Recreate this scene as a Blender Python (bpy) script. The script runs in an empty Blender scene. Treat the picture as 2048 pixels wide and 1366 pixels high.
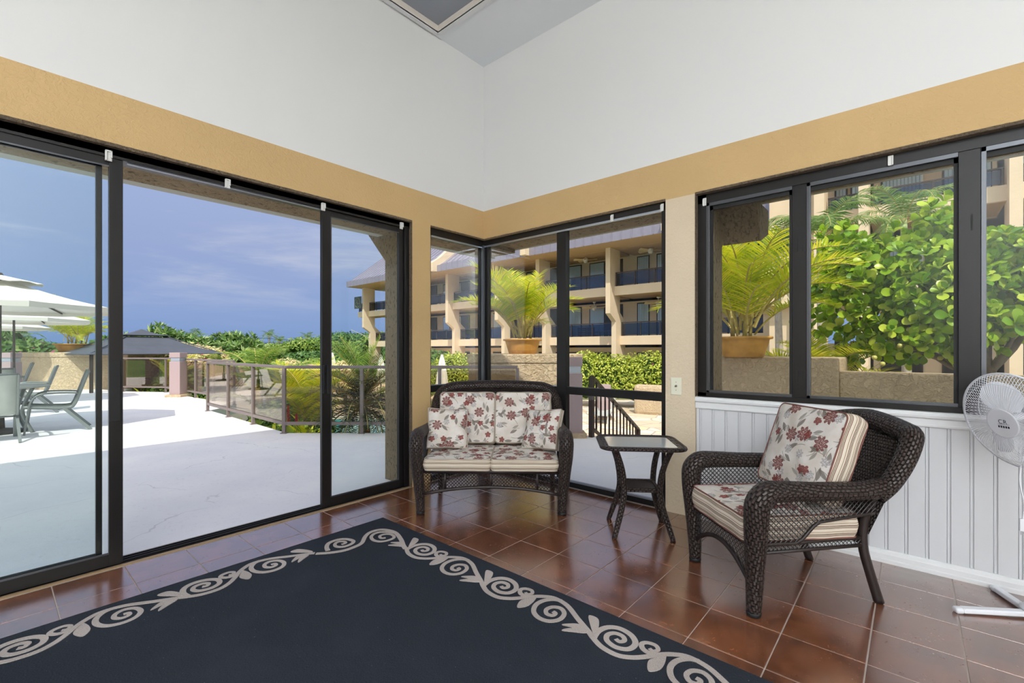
import bpy, math, random
import numpy as np
from mathutils import Vector, Matrix
S = bpy.context.scene
COL = S.collection
random.seed(7); RNG = np.random.default_rng(11)
R = math.radians

# ---------------------------------------------------------------- camera
CAM = Vector((3.522, -3.5622, 1.2852)); FOC = 918.5; HY = 699.0
FWD = Vector((-.6577, .7532, 0)); RGT = Vector((.7533, .6577, 0))
cd = bpy.data.cameras.new('camera'); cam = bpy.data.objects.new('camera', cd); COL.objects.link(cam)
cam.location = CAM; cam.rotation_euler = (R(90), 0, math.asin(.6577))
cd.sensor_fit = 'HORIZONTAL'; cd.sensor_width = 36; cd.lens = 36 * FOC / 2048
cd.shift_y = (HY - 683) / 2048; cd.clip_end = 2000; cd.clip_start = .02
S.camera = cam
# ---------------------------------------------------------------- view
S.view_settings.view_transform = 'Standard'; S.view_settings.look = 'None'
S.view_settings.gamma = 1; S.view_settings.use_curve_mapping = False
S.view_settings.exposure = 0.3
S.cycles.transparent_max_bounces = 40
S.cycles.max_bounces = 10; S.cycles.diffuse_bounces = 5

# ---------------------------------------------------------------- node helper
class NT:
    def __init__(s, tree): s.t = tree; s.n = tree.nodes; s.l = tree.links
    def new(s, typ, **kw):
        nd = s.n.new(typ)
        for k, v in kw.items(): setattr(nd, k, v)
        return nd
    def put(s, sock, v):
        if isinstance(v, bpy.types.NodeSocket): s.l.new(v, sock)
        elif v is not None:
            if sock.type == 'RGBA' and len(v) == 3: v = (*v, 1)
            sock.default_value = v
    def m(s, op, a, b=None, c=None, clamp=False):
        nd = s.new('ShaderNodeMath', operation=op, use_clamp=clamp)
        for i, v in enumerate((a, b, c)):
            if v is not None: s.put(nd.inputs[i], v)
        return nd.outputs[0]
    def vm(s, op, a, b=None, sc=None):
        nd = s.new('ShaderNodeVectorMath', operation=op)
        s.put(nd.inputs[0], a)
        if b is not None: s.put(nd.inputs[1], b)
        if sc is not None: s.put(nd.inputs['Scale'], sc)
        return nd.outputs['Value'] if op in ('LENGTH', 'DOT_PRODUCT', 'DISTANCE') else nd.outputs[0]
    def mix(s, f, a, b, mode='MIX'):
        nd = s.new('ShaderNodeMix', data_type='RGBA', blend_type=mode)
        s.put(nd.inputs[0], f); s.put(nd.inputs[6], a); s.put(nd.inputs[7], b)
        return nd.outputs[2]
    def noise(s, vec, scale, detail=2, rough=.5, dist=0):
        nd = s.new('ShaderNodeTexNoise'); s.put(nd.inputs['Vector'], vec)
        nd.inputs['Scale'].default_value = scale; nd.inputs['Detail'].default_value = detail
        nd.inputs['Roughness'].default_value = rough; nd.inputs['Distortion'].default_value = dist
        return nd.outputs[0]
    def voro(s, vec, scale, feature='F1', dim='3D', rnd=1):
        nd = s.new('ShaderNodeTexVoronoi', feature=feature, voronoi_dimensions=dim)
        s.put(nd.inputs['Vector'], vec); nd.inputs['Scale'].default_value = scale
        nd.inputs['Randomness'].default_value = rnd
        return nd
    def ramp(s, f, stops, interp='LINEAR'):
        nd = s.new('ShaderNodeValToRGB'); s.put(nd.inputs[0], f); e = nd.color_ramp.elements
        nd.color_ramp.interpolation = interp
        while len(e) < len(stops): e.new(.5)
        for k, (p, c) in enumerate(stops):
            e[k].position = p; e[k].color = (*c, 1) if len(c) == 3 else c
        return nd.outputs[0]
    def step(s, x, lo, hi):
        nd = s.new('ShaderNodeMapRange', interpolation_type='SMOOTHSTEP')
        s.put(nd.inputs[0], x); nd.inputs[1].default_value = lo; nd.inputs[2].default_value = hi
        return nd.outputs[0]
    def sep(s, v):
        nd = s.new('ShaderNodeSeparateXYZ'); s.put(nd.inputs[0], v); return nd.outputs
    def comb(s, x, y, z=0.0):
        nd = s.new('ShaderNodeCombineXYZ'); s.put(nd.inputs[0], x); s.put(nd.inputs[1], y); s.put(nd.inputs[2], z)
        return nd.outputs[0]
    def bump(s, h, strength, dist=.01):
        nd = s.new('ShaderNodeBump'); s.put(nd.inputs['Height'], h)
        nd.inputs['Strength'].default_value = strength; nd.inputs['Distance'].default_value = dist
        return nd.outputs[0]
def lin(r, g, b):
    f = lambda c: (c / 255 / 12.92) if c <= 10.3 else ((c / 255 + .055) / 1.055) ** 2.4
    return (f(r), f(g), f(b))

# ---------------------------------------------------------------- sky
SUN = Vector((1, -1.1, 1.9)).normalized()
W = bpy.data.worlds.new('sky'); S.world = W; W.use_nodes = True
n = NT(W.node_tree); n.n.clear()
tc = n.new('ShaderNodeTexCoord'); d = n.vm('NORMALIZE', tc.outputs['Generated'])
sx, sy, sz = n.sep(d)
base = n.ramp(n.m('MAXIMUM', sz, 0.0), [(0, lin(112, 140, 186)), (.07, lin(128, 150, 192)), (.2, lin(142, 157, 194)),
                                       (.42, lin(156, 172, 208)), (1, lin(182, 196, 226))])
st = n.vm('MULTIPLY', d, (1.6, 1.6, 9.0))
cl = n.noise(st, 1.5, 6, .55, .6)
cl2 = n.noise(st, 4.5, 5, .6, .4)
cf = n.m('MULTIPLY', n.step(n.m('ADD', n.m('MULTIPLY', cl, .75), n.m('MULTIPLY', cl2, .25)), .44, .66), .5)
cf = n.m('MULTIPLY', cf, n.step(sz, .02, .16))
col = n.mix(cf, base, lin(196, 198, 208))
glow = n.m('POWER', n.m('MAXIMUM', n.vm('DOT_PRODUCT', d, tuple(SUN)), 0.0), 3.0)
col = n.mix(n.m('MULTIPLY', glow, .85, clamp=True), col, (1.8, 1.76, 1.66))
grd = n.step(sz, -.02, .0)
col = n.mix(grd, lin(120, 122, 105), col)
bg = n.new('ShaderNodeBackground'); n.put(bg.inputs[0], col); bg.inputs[1].default_value = 1.0
out = n.new('ShaderNodeOutputWorld'); n.l.new(bg.outputs[0], out.inputs[0])
# ---------------------------------------------------------------- lights
sl = bpy.data.lights.new('sun', 'SUN'); so = bpy.data.objects.new('sun', sl); COL.objects.link(so)
sl.energy = 3.1; sl.angle = R(.6); sl.color = (1, .95, .87)
so.rotation_euler = SUN.to_track_quat('Z', 'Y').to_euler(); so.location = (6, -7, 12)
def area(name, loc, target, size, power, colr=(1, .97, .93)):
    l = bpy.data.lights.new(name, 'AREA'); o = bpy.data.objects.new(name, l); COL.objects.link(o)
    l.shape = 'RECTANGLE'; l.size, l.size_y = size; l.energy = power; l.color = colr
    o.location = loc; o.rotation_euler = (Vector(loc) - Vector(target)).to_track_quat('Z', 'Y').to_euler()
    return o
area('added_bounce_fill', (4.6, -5.2, 2.7), (7.4, -7.6, 4.3), (2.0, 1.2), 460, (.95, .975, 1.0))  # added fill light bounced off the back corner, no known lamp there
# ---------------------------------------------------------------- mesh builder
class MB:
    def __init__(s): s.v = []; s.f = []; s.uv = []; s.mi = []; s.cur = 0
    def add(s, vs, fs, uvs=None):
        b = len(s.v); s.v += [tuple(p) for p in vs]
        for k, f in enumerate(fs):
            s.f.append([i + b for i in f]); s.mi.append(s.cur)
            s.uv.append(uvs[k] if uvs else None)
        return s
    def box(s, x0, x1, y0, y1, z0, z1):
        v = [(x, y, z) for z in (z0, z1) for y in (y0, y1) for x in (x0, x1)]
        return s.add(v, [(0, 2, 3, 1), (4, 5, 7, 6), (0, 1, 5, 4), (2, 6, 7, 3), (0, 4, 6, 2), (1, 3, 7, 5)])
    def bar(s, p, q, w, h, up=(0, 0, 1)):
        p, q = Vector(p), Vector(q); d = (q - p).normalized(); up = Vector(up)
        if abs(d.dot(up)) > .99: up = Vector((1, 0, 0))
        a = d.cross(up).normalized() * (w / 2); b = a.cross(d).normalized() * (h / 2)
        v = [c + sa * a + sb * b for c in (p, q) for sa, sb in ((-1, -1), (1, -1), (1, 1), (-1, 1))]
        return s.add(v, [(0, 1, 2, 3), (7, 6, 5, 4), (0, 4, 5, 1), (1, 5, 6, 2), (2, 6, 7, 3), (3, 7, 4, 0)])
    def tube(s, pts, r, n=8, caps=True, closed=False, flat=1.0, up=(0, 0, 1)):
        pts = [Vector(p) for p in pts]; m = len(pts)
        rr = r if isinstance(r, (list, tuple)) else [r] * m
        rings = []; L = 0; ls = []; prev = None
        for i, p in enumerate(pts):
            if closed: d = pts[(i + 1) % m] - pts[i - 1]
            else: d = pts[min(i + 1, m - 1)] - pts[max(i - 1, 0)]
            d.normalize()
            if prev is None:
                u = Vector(up)
                if abs(d.dot(u)) > .95: u = Vector((1, 0, 0)) if abs(d.x) < .9 else Vector((0, 1, 0))
            else: u = prev
            a = (u - d * u.dot(d)).normalized(); b = d.cross(a); prev = a
            if i: L += (p - pts[i - 1]).length
            ls.append(L)
            rings.append([p + rr[i] * (math.cos(2 * math.pi * k / n) * a * flat + math.sin(2 * math.pi * k / n) * b) for k in range(n)])
        v = [q for ring in rings for q in ring]; f = []; uv = []
        for i in range(m if closed else m - 1):
            j = (i + 1) % m
            for k in range(n):
                k2 = (k + 1) % n
                f.append((i * n + k, i * n + k2, j * n + k2, j * n + k))
                c0, c1 = k / n * 6.283 * max(rr[i], .001), (k + 1) / n * 6.283 * max(rr[i], .001)
                l1 = ls[j] if j > i else L + (pts[0] - pts[-1]).length
                uv.append([(ls[i], c0), (ls[i], c1), (l1, c1), (l1, c0)])
        if caps and not closed:
            f.append(tuple(range(n - 1, -1, -1))); uv.append([(0, 0)] * n)
            f.append(tuple(range((m - 1) * n, m * n))); uv.append([(0, 0)] * n)
        return s.add(v, f, uv)
    def prism(s, poly, ext):
        m = len(poly); ext = Vector(ext); v = [Vector(p) for p in poly]; v += [p + ext for p in v]
        f = [tuple(range(m - 1, -1, -1)), tuple(range(m, 2 * m))]
        f += [(i, (i + 1) % m, (i + 1) % m + m, i + m) for i in range(m)]
        return s.add(v, f)
    def lathe(s, prof, n=24, c=(0, 0, 0), ang=0):
        c = Vector(c); v = []; f = []; uv = []
        for r, z in prof:
            v += [c + Vector((r * math.cos(2 * math.pi * k / n + ang), r * math.sin(2 * math.pi * k / n + ang), z)) for k in range(n)]
        for i in range(len(prof) - 1):
            for k in range(n):
                k2 = (k + 1) % n; f.append((i * n + k, i * n + k2, (i + 1) * n + k2, (i + 1) * n + k))
                uv.append([(k / n, i), ((k + 1) / n, i), ((k + 1) / n, i + 1), (k / n, i + 1)])
        return s.add(v, f, uv)
    def disc(s, c, r, n=20, nrm=(0, 0, 1)):
        c = Vector(c); q = Vector(nrm).to_track_quat('Z', 'Y')
        v = [c + q @ Vector((r * math.cos(2 * math.pi * k / n), r * math.sin(2 * math.pi * k / n), 0)) for k in range(n)]
        return s.add(v, [tuple(range(n))])
    def grid(s, fn, nu, nv, uvfn=None):
        v = [fn(i / nu, j / nv) for j in range(nv + 1) for i in range(nu + 1)]; f = []; uv = []
        for j in range(nv):
            for i in range(nu):
                a = j * (nu + 1) + i; f.append((a, a + 1, a + nu + 2, a + nu + 1))
                q = [(i / nu, j / nv), ((i + 1) / nu, j / nv), ((i + 1) / nu, (j + 1) / nv), (i / nu, (j + 1) / nv)]
                uv.append([uvfn(*t) for t in q] if uvfn else q)
        return s.add(v, f, uv)
    def mesh(s, name, mats, smooth=False, off=None):
        me = bpy.data.meshes.new(name)
        v = s.v if off is None else [(p[0] - off[0], p[1] - off[1], p[2] - off[2]) for p in s.v]
        me.from_pydata(v, [], s.f)
        for mm in (mats if isinstance(mats, (list, tuple)) else [mats]): me.materials.append(mm)
        if any(s.mi): me.polygons.foreach_set('material_index', s.mi)
        if any(u is not None for u in s.uv):
            lay = me.uv_layers.new(name='uv'); flat = []
            for f, u in zip(s.f, s.uv):
                for k in range(len(f)): flat += list(u[k]) if u else [0, 0]
            lay.data.foreach_set('uv', flat)
        if smooth: me.polygons.foreach_set('use_smooth', [True] * len(me.polygons))
        me.update(); return me
    def build(s, name, mats, parent=None, smooth=False, world=True, bev=0):
        off = worldpos(parent) if (parent is not None and world) else None
        return put(name, s.mesh(name, mats, smooth, off), parent, bev)
def worldpos(p):
    o = Vector((0, 0, 0))
    while p is not None: o += p.location; p = p.parent
    return o
def put(name, me, parent=None, bev=0):
    o = bpy.data.objects.new(name, me); COL.objects.link(o)
    if parent is not None: o.parent = parent
    if bev:
        b = o.modifiers.new('bevel', 'BEVEL'); b.width = bev; b.segments = 2; b.limit_method = 'ANGLE'; b.angle_limit = R(40)
    return o
def tag(o, label, cat=None, group=None, kind=None):
    o['label'] = label
    if cat: o['category'] = cat
    if group: o['group'] = group
    if kind: o['kind'] = kind
    return o
def thing(name, label, cat, loc=(0, 0, 0), rz=0, group=None, kind=None):
    o = bpy.data.objects.new(name, None); COL.objects.link(o); o.location = loc; o.rotation_euler = (0, 0, rz)
    o.empty_display_size = .1
    return tag(o, label, cat, group, kind)
KIDS = {}
def copy_tree(o, parent=None):
    c = o.copy(); COL.objects.link(c)
    if parent is not None: c.parent = parent
    for ch in [x for x in list(o.children)]: copy_tree(ch, c)
    return c
def P(px, f, z=0.0):      # a ground spot at forward distance f along a sight line
    q = CAM + FWD * f + RGT * ((px - 1024) / FOC * f); q.z = z; return q
def Zat(py, f): return CAM.z + (HY - py) / FOC * f
def catmull(pts, k=6):
    pts = [Vector(p) for p in pts]; o = []
    for i in range(len(pts) - 1):
        p0, p1, p2, p3 = pts[max(i - 1, 0)], pts[i], pts[i + 1], pts[min(i + 2, len(pts) - 1)]
        for j in range(k):
            t = j / k
            o.append(.5 * ((2 * p1) + (p2 - p0) * t + (2 * p0 - 5 * p1 + 4 * p2 - p3) * t * t + (3 * p1 - p0 - 3 * p2 + p3) * t ** 3))
    o.append(pts[-1]); return o
def lerp(a, b, t): return a + (b - a) * t

# ---------------------------------------------------------------- materials
def mat0(name):
    m = bpy.data.materials.new(name); m.use_nodes = True; t = NT(m.node_tree); t.n.clear()
    o = t.new('ShaderNodeOutputMaterial'); return m, t, o
def prin(t, o, col, rough=.5, metal=0, spec=.5, nrm=None, coat=0, coatr=.1, ior=1.5, cior=1.5):
    p = t.new('ShaderNodeBsdfPrincipled'); t.put(p.inputs['Base Color'], col); t.put(p.inputs['Roughness'], rough)
    t.put(p.inputs['Metallic'], metal); p.inputs['Specular IOR Level'].default_value = spec
    p.inputs['IOR'].default_value = ior; p.inputs['Coat IOR'].default_value = cior; p.inputs['Coat Weight'].default_value = coat; p.inputs['Coat Roughness'].default_value = coatr
    if nrm is not None: t.l.new(nrm, p.inputs['Normal'])
    t.l.new(p.outputs[0], o.inputs[0]); return p
def ocoord(t): return t.new('ShaderNodeTexCoord').outputs['Object']
def M(name, rgb, rough=.5, metal=0, spec=.5, var=0, vscale=6, bump=0, bscale=60, coat=0, bdist=.004):
    m, t, o = mat0(name); c = lin(*rgb); col = (*c, 1); nrm = None
    pos = t.new('ShaderNodeNewGeometry').outputs['Position'] if (var or bump) else None
    if var:
        nz = t.noise(pos, vscale, 4, .6)
        col = t.mix(t.step(nz, .3, .7), tuple(x * (1 - var) for x in c), tuple(min(1, x * (1 + var)) for x in c))
    if bump: nrm = t.bump(t.noise(pos, bscale, 3, .6), bump, bdist)
    prin(t, o, col, rough, metal, spec, nrm, coat); return m
def stucco(name, rgb, bscale=30, strength=.6, var=.06, crev=0.0, dist=.006, stretch=(1, 1, 1)):
    m, t, o = mat0(name); c = lin(*rgb)
    pos = t.vm('MULTIPLY', t.new('ShaderNodeNewGeometry').outputs['Position'], stretch)
    a = t.noise(pos, bscale, 5, .6, .8); b = t.noise(pos, bscale * .35, 3, .5)
    h = t.m('ADD', t.m('MULTIPLY', t.step(a, .35, .62), .8), t.m('MULTIPLY', b, .5))
    col = t.mix(t.step(t.noise(pos, 1.7, 3), .3, .7), tuple(x * (1 - var) for x in c), tuple(min(1, x * (1 + var)) for x in c))
    if crev: col = t.mix(t.m('MULTIPLY', t.step(a, .46, .36), crev), col, tuple(x * .25 for x in c))
    prin(t, o, col, .85, 0, .25, t.bump(h, strength, dist)); return m
def glass(name, tint=(.96, .98, .97), refl=1.0, rough=0.0):
    m, t, o = mat0(name)
    tr = t.new('ShaderNodeBsdfTransparent'); tr.inputs[0].default_value = (*tint, 1)
    gl = t.new('ShaderNodeBsdfGlossy'); gl.inputs['Roughness'].default_value = rough; gl.inputs[0].default_value = (1, 1, 1, 1)
    fr = t.new('ShaderNodeFresnel'); fr.inputs[0].default_value = 1.42
    mx = t.new('ShaderNodeMixShader'); t.l.new(t.m('MULTIPLY', fr.outputs[0], refl, clamp=True), mx.inputs[0])
    t.l.new(tr.outputs[0], mx.inputs[1]); t.l.new(gl.outputs[0], mx.inputs[2]); t.l.new(mx.outputs[0], o.inputs[0]); return m
def leafmat(name, c1, c2, c3=None, rough=.45, trans=.35, island=True):
    m, t, o = mat0(name); g = t.new('ShaderNodeNewGeometry')
    rnd = g.outputs['Random Per Island'] if island else t.new('ShaderNodeObjectInfo').outputs['Random']
    stops = [(0, lin(*c1)), (.6, lin(*c2)), (1, lin(*(c3 or c2)))]
    col = t.ramp(rnd, stops)
    p = t.new('ShaderNodeBsdfPrincipled'); t.put(p.inputs['Base Color'], col); p.inputs['Roughness'].default_value = rough
    p.inputs['Specular IOR Level'].default_value = .35
    tl = t.new('ShaderNodeBsdfTranslucent'); t.put(tl.inputs[0], t.mix(.5, col, lin(190, 210, 60), 'MULTIPLY') if False else col)
    mx = t.new('ShaderNodeMixShader'); mx.inputs[0].default_value = trans
    t.l.new(p.outputs[0], mx.inputs[1]); t.l.new(tl.outputs[0], mx.inputs[2]); t.l.new(mx.outputs[0], o.inputs[0]); return m

def floral(name):
    m, t, o = mat0(name); uv = t.new('ShaderNodeTexCoord').outputs['UV']
    def cell(scale, off):
        c = t.vm('ADD', t.vm('SCALE', uv, sc=scale), off); v = t.voro(c, 1.0, 'F1', '2D', .75)
        rc = t.sep(v.outputs['Color']); l = t.vm('SUBTRACT', c, v.outputs['Position'])
        lx, ly, _ = t.sep(l); a = t.m('MULTIPLY', rc[0], 6.283)
        ca, sa = t.m('COSINE', a), t.m('SINE', a)
        x = t.m('SUBTRACT', t.m('MULTIPLY', lx, ca), t.m('MULTIPLY', ly, sa))
        y = t.m('ADD', t.m('MULTIPLY', lx, sa), t.m('MULTIPLY', ly, ca))
        return x, y, rc[1], rc[2]
    base = t.mix(t.step(t.noise(uv, 9, 3), .3, .7), lin(206, 197, 186), lin(222, 216, 210))
    col = base
    def leaf(col, scale, off, dx, dy, L, wd, colr, prob):
        x, y, r1, r2 = cell(scale, off)
        x = t.m('SUBTRACT', x, dx); y = t.m('SUBTRACT', y, dy)
        q = t.m('DIVIDE', x, L); w = t.m('MULTIPLY', t.m('SUBTRACT', 1.0, t.m('MULTIPLY', q, q)), wd)
        inn = t.step(t.m('SUBTRACT', w, t.m('ABSOLUTE', y)), -.002, .015)
        vein = t.step(t.m('ABSOLUTE', y), .016, .004)
        k = t.m('MULTIPLY', inn, t.step(r1, 1 - prob, 1 - prob + .01))
        c2 = t.mix(t.m('MULTIPLY', vein, .6), colr, tuple(x * .45 for x in colr))
        return t.mix(t.m('MULTIPLY', k, .85), col, c2)
    def stem(col, scale, off, prob):
        x, y, r1, r2 = cell(scale, off)
        yy = t.m('SUBTRACT', y, t.m('MULTIPLY', t.m('MULTIPLY', x, x), .9))
        k = t.m('MULTIPLY', t.step(t.m('ABSOLUTE', yy), .022, .008), t.step(t.m('ABSOLUTE', x), .42, .38))
        k = t.m('MULTIPLY', k, t.step(r1, 1 - prob, 1 - prob + .01))
        return t.mix(t.m('MULTIPLY', k, .8), col, lin(125, 116, 106))
    G1, G2 = lin(118, 110, 102), lin(152, 144, 136)
    col = stem(col, 8.5, (2.3, 5.1, 0), .95); col = stem(col, 7, (9.3, 1.1, 0), .8)
    col = leaf(col, 8.5, (2.3, 5.1, 0), .12, .14, .30, .105, G1, .95)
    col = leaf(col, 8.5, (2.3, 5.1, 0), -.16, -.1, .27, .09, G2, .9)
    col = leaf(col, 7, (9.3, 1.1, 0), .2, -.05, .27, .09, G1, .85)
    def flower(col, scale, off, rad, pet, colr, cin, prob):
        x, y, r1, r2 = cell(scale, off)
        rr = t.m('SQRT', t.m('ADD', t.m('MULTIPLY', x, x), t.m('MULTIPLY', y, y)))
        th = t.m('ARCTAN2', y, x)
        pr = t.m('ABSOLUTE', t.m('COSINE', t.m('MULTIPLY', th, pet / 2)))
        edge = t.m('MULTIPLY', t.m('ADD', .45, t.m('ADD', t.m('MULTIPLY', pr, .38), t.m('MULTIPLY', t.noise(uv, 130, 2), .34))), rad)
        k = t.m('MULTIPLY', t.step(t.m('SUBTRACT', edge, rr), 0, .02), t.step(r1, 1 - prob, 1 - prob + .01))
        sp = t.step(t.noise(uv, 190, 2), .5, .62)
        ring = t.m('MULTIPLY', sp, t.step(rr, rad * .95, rad * .3))
        c2 = t.mix(t.m('MULTIPLY', ring, .9), colr, cin)
        dk = t.step(pr, .25, .05)
        c2 = t.mix(t.m('MULTIPLY', dk, .6), c2, tuple(v * .4 for v in colr))
        return t.mix(t.m('MULTIPLY', k, .92), col, c2)
    col = flower(col, 9.5, (4.4, 7.7, 0), .26, 7, lin(168, 162, 160), lin(240, 238, 236), .6)
    col = flower(col, 6.6, (1.2, 3.3, 0), .30, 8, lin(112, 50, 46), lin(228, 205, 196), .66)
    col = flower(col, 11, (6.2, 9.4, 0), .30, 5, lin(122, 56, 52), lin(176, 110, 102), .34)
    prin(t, o, col, .9, 0, .15, t.bump(t.noise(uv, 700, 1), .25, .001)); return m
def stripes(name):
    m, t, o = mat0(name); uv = t.new('ShaderNodeTexCoord').outputs['UV']; _, v, _ = t.sep(uv)
    f = t.m('FRACT', t.m('MULTIPLY', v, 25))
    A, B = lin(216, 205, 188), lin(200, 188, 168); Rd, Gn, Tn = lin(100, 50, 42), lin(104, 100, 86), lin(150, 128, 104)
    col = t.ramp(f, [(0, A), (.30, Rd), (.37, B), (.45, Gn), (.52, B), (.60, Rd), (.67, A), (.85, Tn), (.93, A)], 'CONSTANT')
    prin(t, o, col, .9, 0, .15, t.bump(t.noise(uv, 300, 1), .2, .001)); return m
def wicker(name, rgb=(58, 46, 42), su=30, sv=75, strength=1.0):
    m, t, o = mat0(name); uv = t.new('ShaderNodeTexCoord').outputs['UV']
    br = t.new('ShaderNodeTexBrick'); t.put(br.inputs['Vector'], t.vm('MULTIPLY', uv, (su, sv, 1)))
    br.inputs['Scale'].default_value = 1; br.inputs['Mortar Size'].default_value = .22; br.inputs['Mortar Smooth'].default_value = 1
    br.inputs['Brick Width'].default_value = 1; br.inputs['Row Height'].default_value = 1; br.offset = .5
    c = lin(*rgb)
    col = t.mix(br.outputs['Fac'], t.mix(t.noise(uv, 60, 2), tuple(x * .75 for x in c), tuple(x * 1.7 for x in c)), tuple(x * .14 for x in c))
    h = t.m('SUBTRACT', 1.0, br.outputs['Fac'])
    prin(t, o, col, .42, 0, .5, t.bump(h, strength, .011)); return m

MT = {}
MT['bronze'] = M('dark_bronze_metal', (30, 28, 28), .38, .3, .5, var=.08)
MT['bronze_lt'] = M('worn_bronze_metal', (92, 94, 98), .3, .7)
MT['alu'] = M('bright_aluminium', (170, 178, 190), .28, .8)
MT['black'] = M('black_rubber', (16, 16, 17), .6)
MT['white_wall'] = M('white_wall_paint', (226, 226, 224), .8, spec=.2, bump=.06, bscale=240)
MT['ceil'] = M('white_ceiling_paint', (236, 240, 244), .9, spec=.2)
MT['tan'] = stucco('tan_interior_stucco', (208, 176, 126), 40, .5, .03, dist=.004)
MT['cream'] = stucco('bounce_lit_pier_stucco', (222, 205, 178), 40, .5, .03, dist=.004)  # same paint as the tan wall, sunlight bounce put into the lighter colour
MT['ext'] = stucco('brown_exterior_stucco', (150, 132, 106), 46, .9, .06, .75, dist=.012, stretch=(1, 1, .45))
MT['exth'] = stucco('brown_soffit_stucco', (164, 142, 110), 42, .9, .06, .75, dist=.012, stretch=(.5, .5, 1))
MT['garden'] = stucco('garden_wall_stucco', (206, 184, 152), 14, 1.0, .05, .12, dist=.02)
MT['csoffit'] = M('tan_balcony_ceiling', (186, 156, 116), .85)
MT['condo'] = stucco('condo_stucco', (222, 202, 172), 12, .2, .03)
MT['jamb'] = stucco('rough_dark_reveal', (120, 105, 88), 60, .9, .1, .6, dist=.008)
MT['trim'] = M('white_gloss_trim', (228, 229, 230), .35, spec=.5)
MT['bead'] = M('white_beadboard', (216, 217, 220), .4, var=.015, vscale=3)
MT['white_plastic'] = M('white_plastic', (232, 234, 240), .35)
MT['offwhite'] = M('cream_plastic', (232, 230, 208), .35)
MT['glass'] = glass('clear_glass', (.985, .99, .985), .32)
MT['glass_tint'] = glass('green_tint_glass', (.955, .985, .98), .4)
MT['glass_smoke'] = glass('smoked_glass', (.80, .76, .70), .55)
MT['glass_blue'] = glass('blue_tinted_balcony_glass', (.34, .44, .58), 1.3)
MT['glass_top'] = M('frosted_table_glass', (238, 243, 243), .08, spec=.9, coat=1)
MT['rail'] = M('mauve_grey_rail', (128, 116, 112), .5, .1)
MT['mauve'] = M('mauve_painted_metal', (168, 148, 148), .6, bump=.05)
MT['terra'] = M('ochre_glazed_clay', (204, 150, 72), .45, var=.16, vscale=5)
MT['soil'] = M('dark_soil', (66, 52, 40), .95, bump=.5)
MT['canvas'] = M('cream_canvas', (226, 222, 212), .9, spec=.1)
MT['slate'] = M('slate_canvas', (84, 88, 98), .85, spec=.15, var=.06, vscale=2)
MT['sling'] = M('grey_sling_mesh', (176, 180, 172), .7, var=.05)
MT['chair_alu'] = M('grey_green_aluminium', (128, 134, 132), .4, .4)
MT['dkrail'] = M('dark_balcony_rail', (62, 54, 50), .5, .2)
MT['blinds'] = M('pale_vertical_blind', (226, 230, 226), .8)
MT['dark_in'] = M('dark_room_interior', (30, 30, 32), .4)
MT['pane'] = glass('window_pane', (.90, .94, .96), .8)
MT['bark'] = M('grey_bark', (128, 116, 100), .9, var=.2, vscale=9, bump=.6, bscale=25)
MT['palmbark'] = M('pale_palm_trunk', (156, 146, 132), .85, var=.12, vscale=14)
MT['cane'] = M('golden_cane', (186, 168, 96), .6, var=.15, vscale=12)
MT['frond'] = leafmat('areca_frond', (156, 182, 34), (224, 226, 44), (238, 222, 66), trans=.5)
MT['frondg'] = leafmat('green_frond', (84, 122, 44), (138, 166, 60), (178, 192, 92), trans=.45)
MT['frondd'] = leafmat('shaded_date_frond', (34, 50, 28), (52, 72, 38), (84, 104, 52), trans=.2)  # shade of the building put into the darkened frond colour
MT['frondc'] = leafmat('coconut_frond', (86, 124, 58), (120, 150, 76), (160, 180, 110), trans=.4)
MT['clusia'] = leafmat('thick_round_leaf', (92, 140, 18), (154, 190, 30), (200, 216, 74), .32, .3)
MT['clusiao'] = leafmat('thick_round_leaf_single', (92, 140, 18), (154, 190, 30), (200, 216, 74), .32, .3, island=False)
MT['hedge'] = leafmat('hedge_leaf', (116, 138, 38), (184, 196, 60), (222, 224, 112), trans=.3)
MT['bush'] = leafmat('bush_leaf', (54, 92, 36), (98, 136, 54), (150, 172, 92), trans=.3)
MT['plum'] = leafmat('plumeria_leaf', (70, 116, 46), (120, 154, 74), (186, 202, 140), trans=.35)
MT['boug'] = leafmat('pale_bougainvillea', (206, 206, 130), (232, 222, 168), (240, 214, 180), trans=.3)
MT['pink'] = leafmat('magenta_flower', (206, 40, 120), (226, 90, 160), (240, 150, 190), trans=.3)
MT['far'] = leafmat('far_tree_leaf', (90, 130, 60), (136, 164, 70), (168, 186, 84), trans=.3)
MT['fard'] = leafmat('far_dark_tree_leaf', (64, 104, 56), (96, 134, 66), (130, 158, 84), trans=.3)
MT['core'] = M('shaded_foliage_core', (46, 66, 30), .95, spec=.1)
MT['red'] = M('red_ginger_flower', (206, 30, 48), .6)
MT['orange'] = M('orange_flower', (232, 110, 50), .6)
MT['fruit'] = M('green_fruit', (190, 186, 104), .45)
MT['floral'] = floral('floral_fabric'); MT['stripe'] = stripes('striped_fabric')
MT['piping'] = M('beige_piping', (176, 164, 150), .8)
MT['piping_r'] = M('russet_piping', (120, 76, 66), .8)
MT['wicker'] = wicker('brown_resin_wicker', su=38, sv=64)
MT['wick_flat'] = wicker('brown_wicker_panel', su=60, sv=60, strength=.8)
MT['wire'] = M('dark_brown_strand', (40, 31, 29), .45)
MT['roofmetal'] = M('mauve_standing_seam', (150, 146, 160), .45, .3, var=.04)
MT['sign'] = M('dark_green_sign', (62, 72, 62), .6)
MT['signlt'] = M('sign_relief', (112, 120, 100), .6)
MT['fanblade'] = M('pale_wood_blade', (222, 200, 150), .5)
MT['whitepaint'] = M('white_enamel', (225, 225, 222), .4)
MT['teak'] = M('teak_wood', (170, 110, 66), .6, var=.1)
MT['teal'] = M('teal_float', (20, 150, 150), .6)
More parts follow.
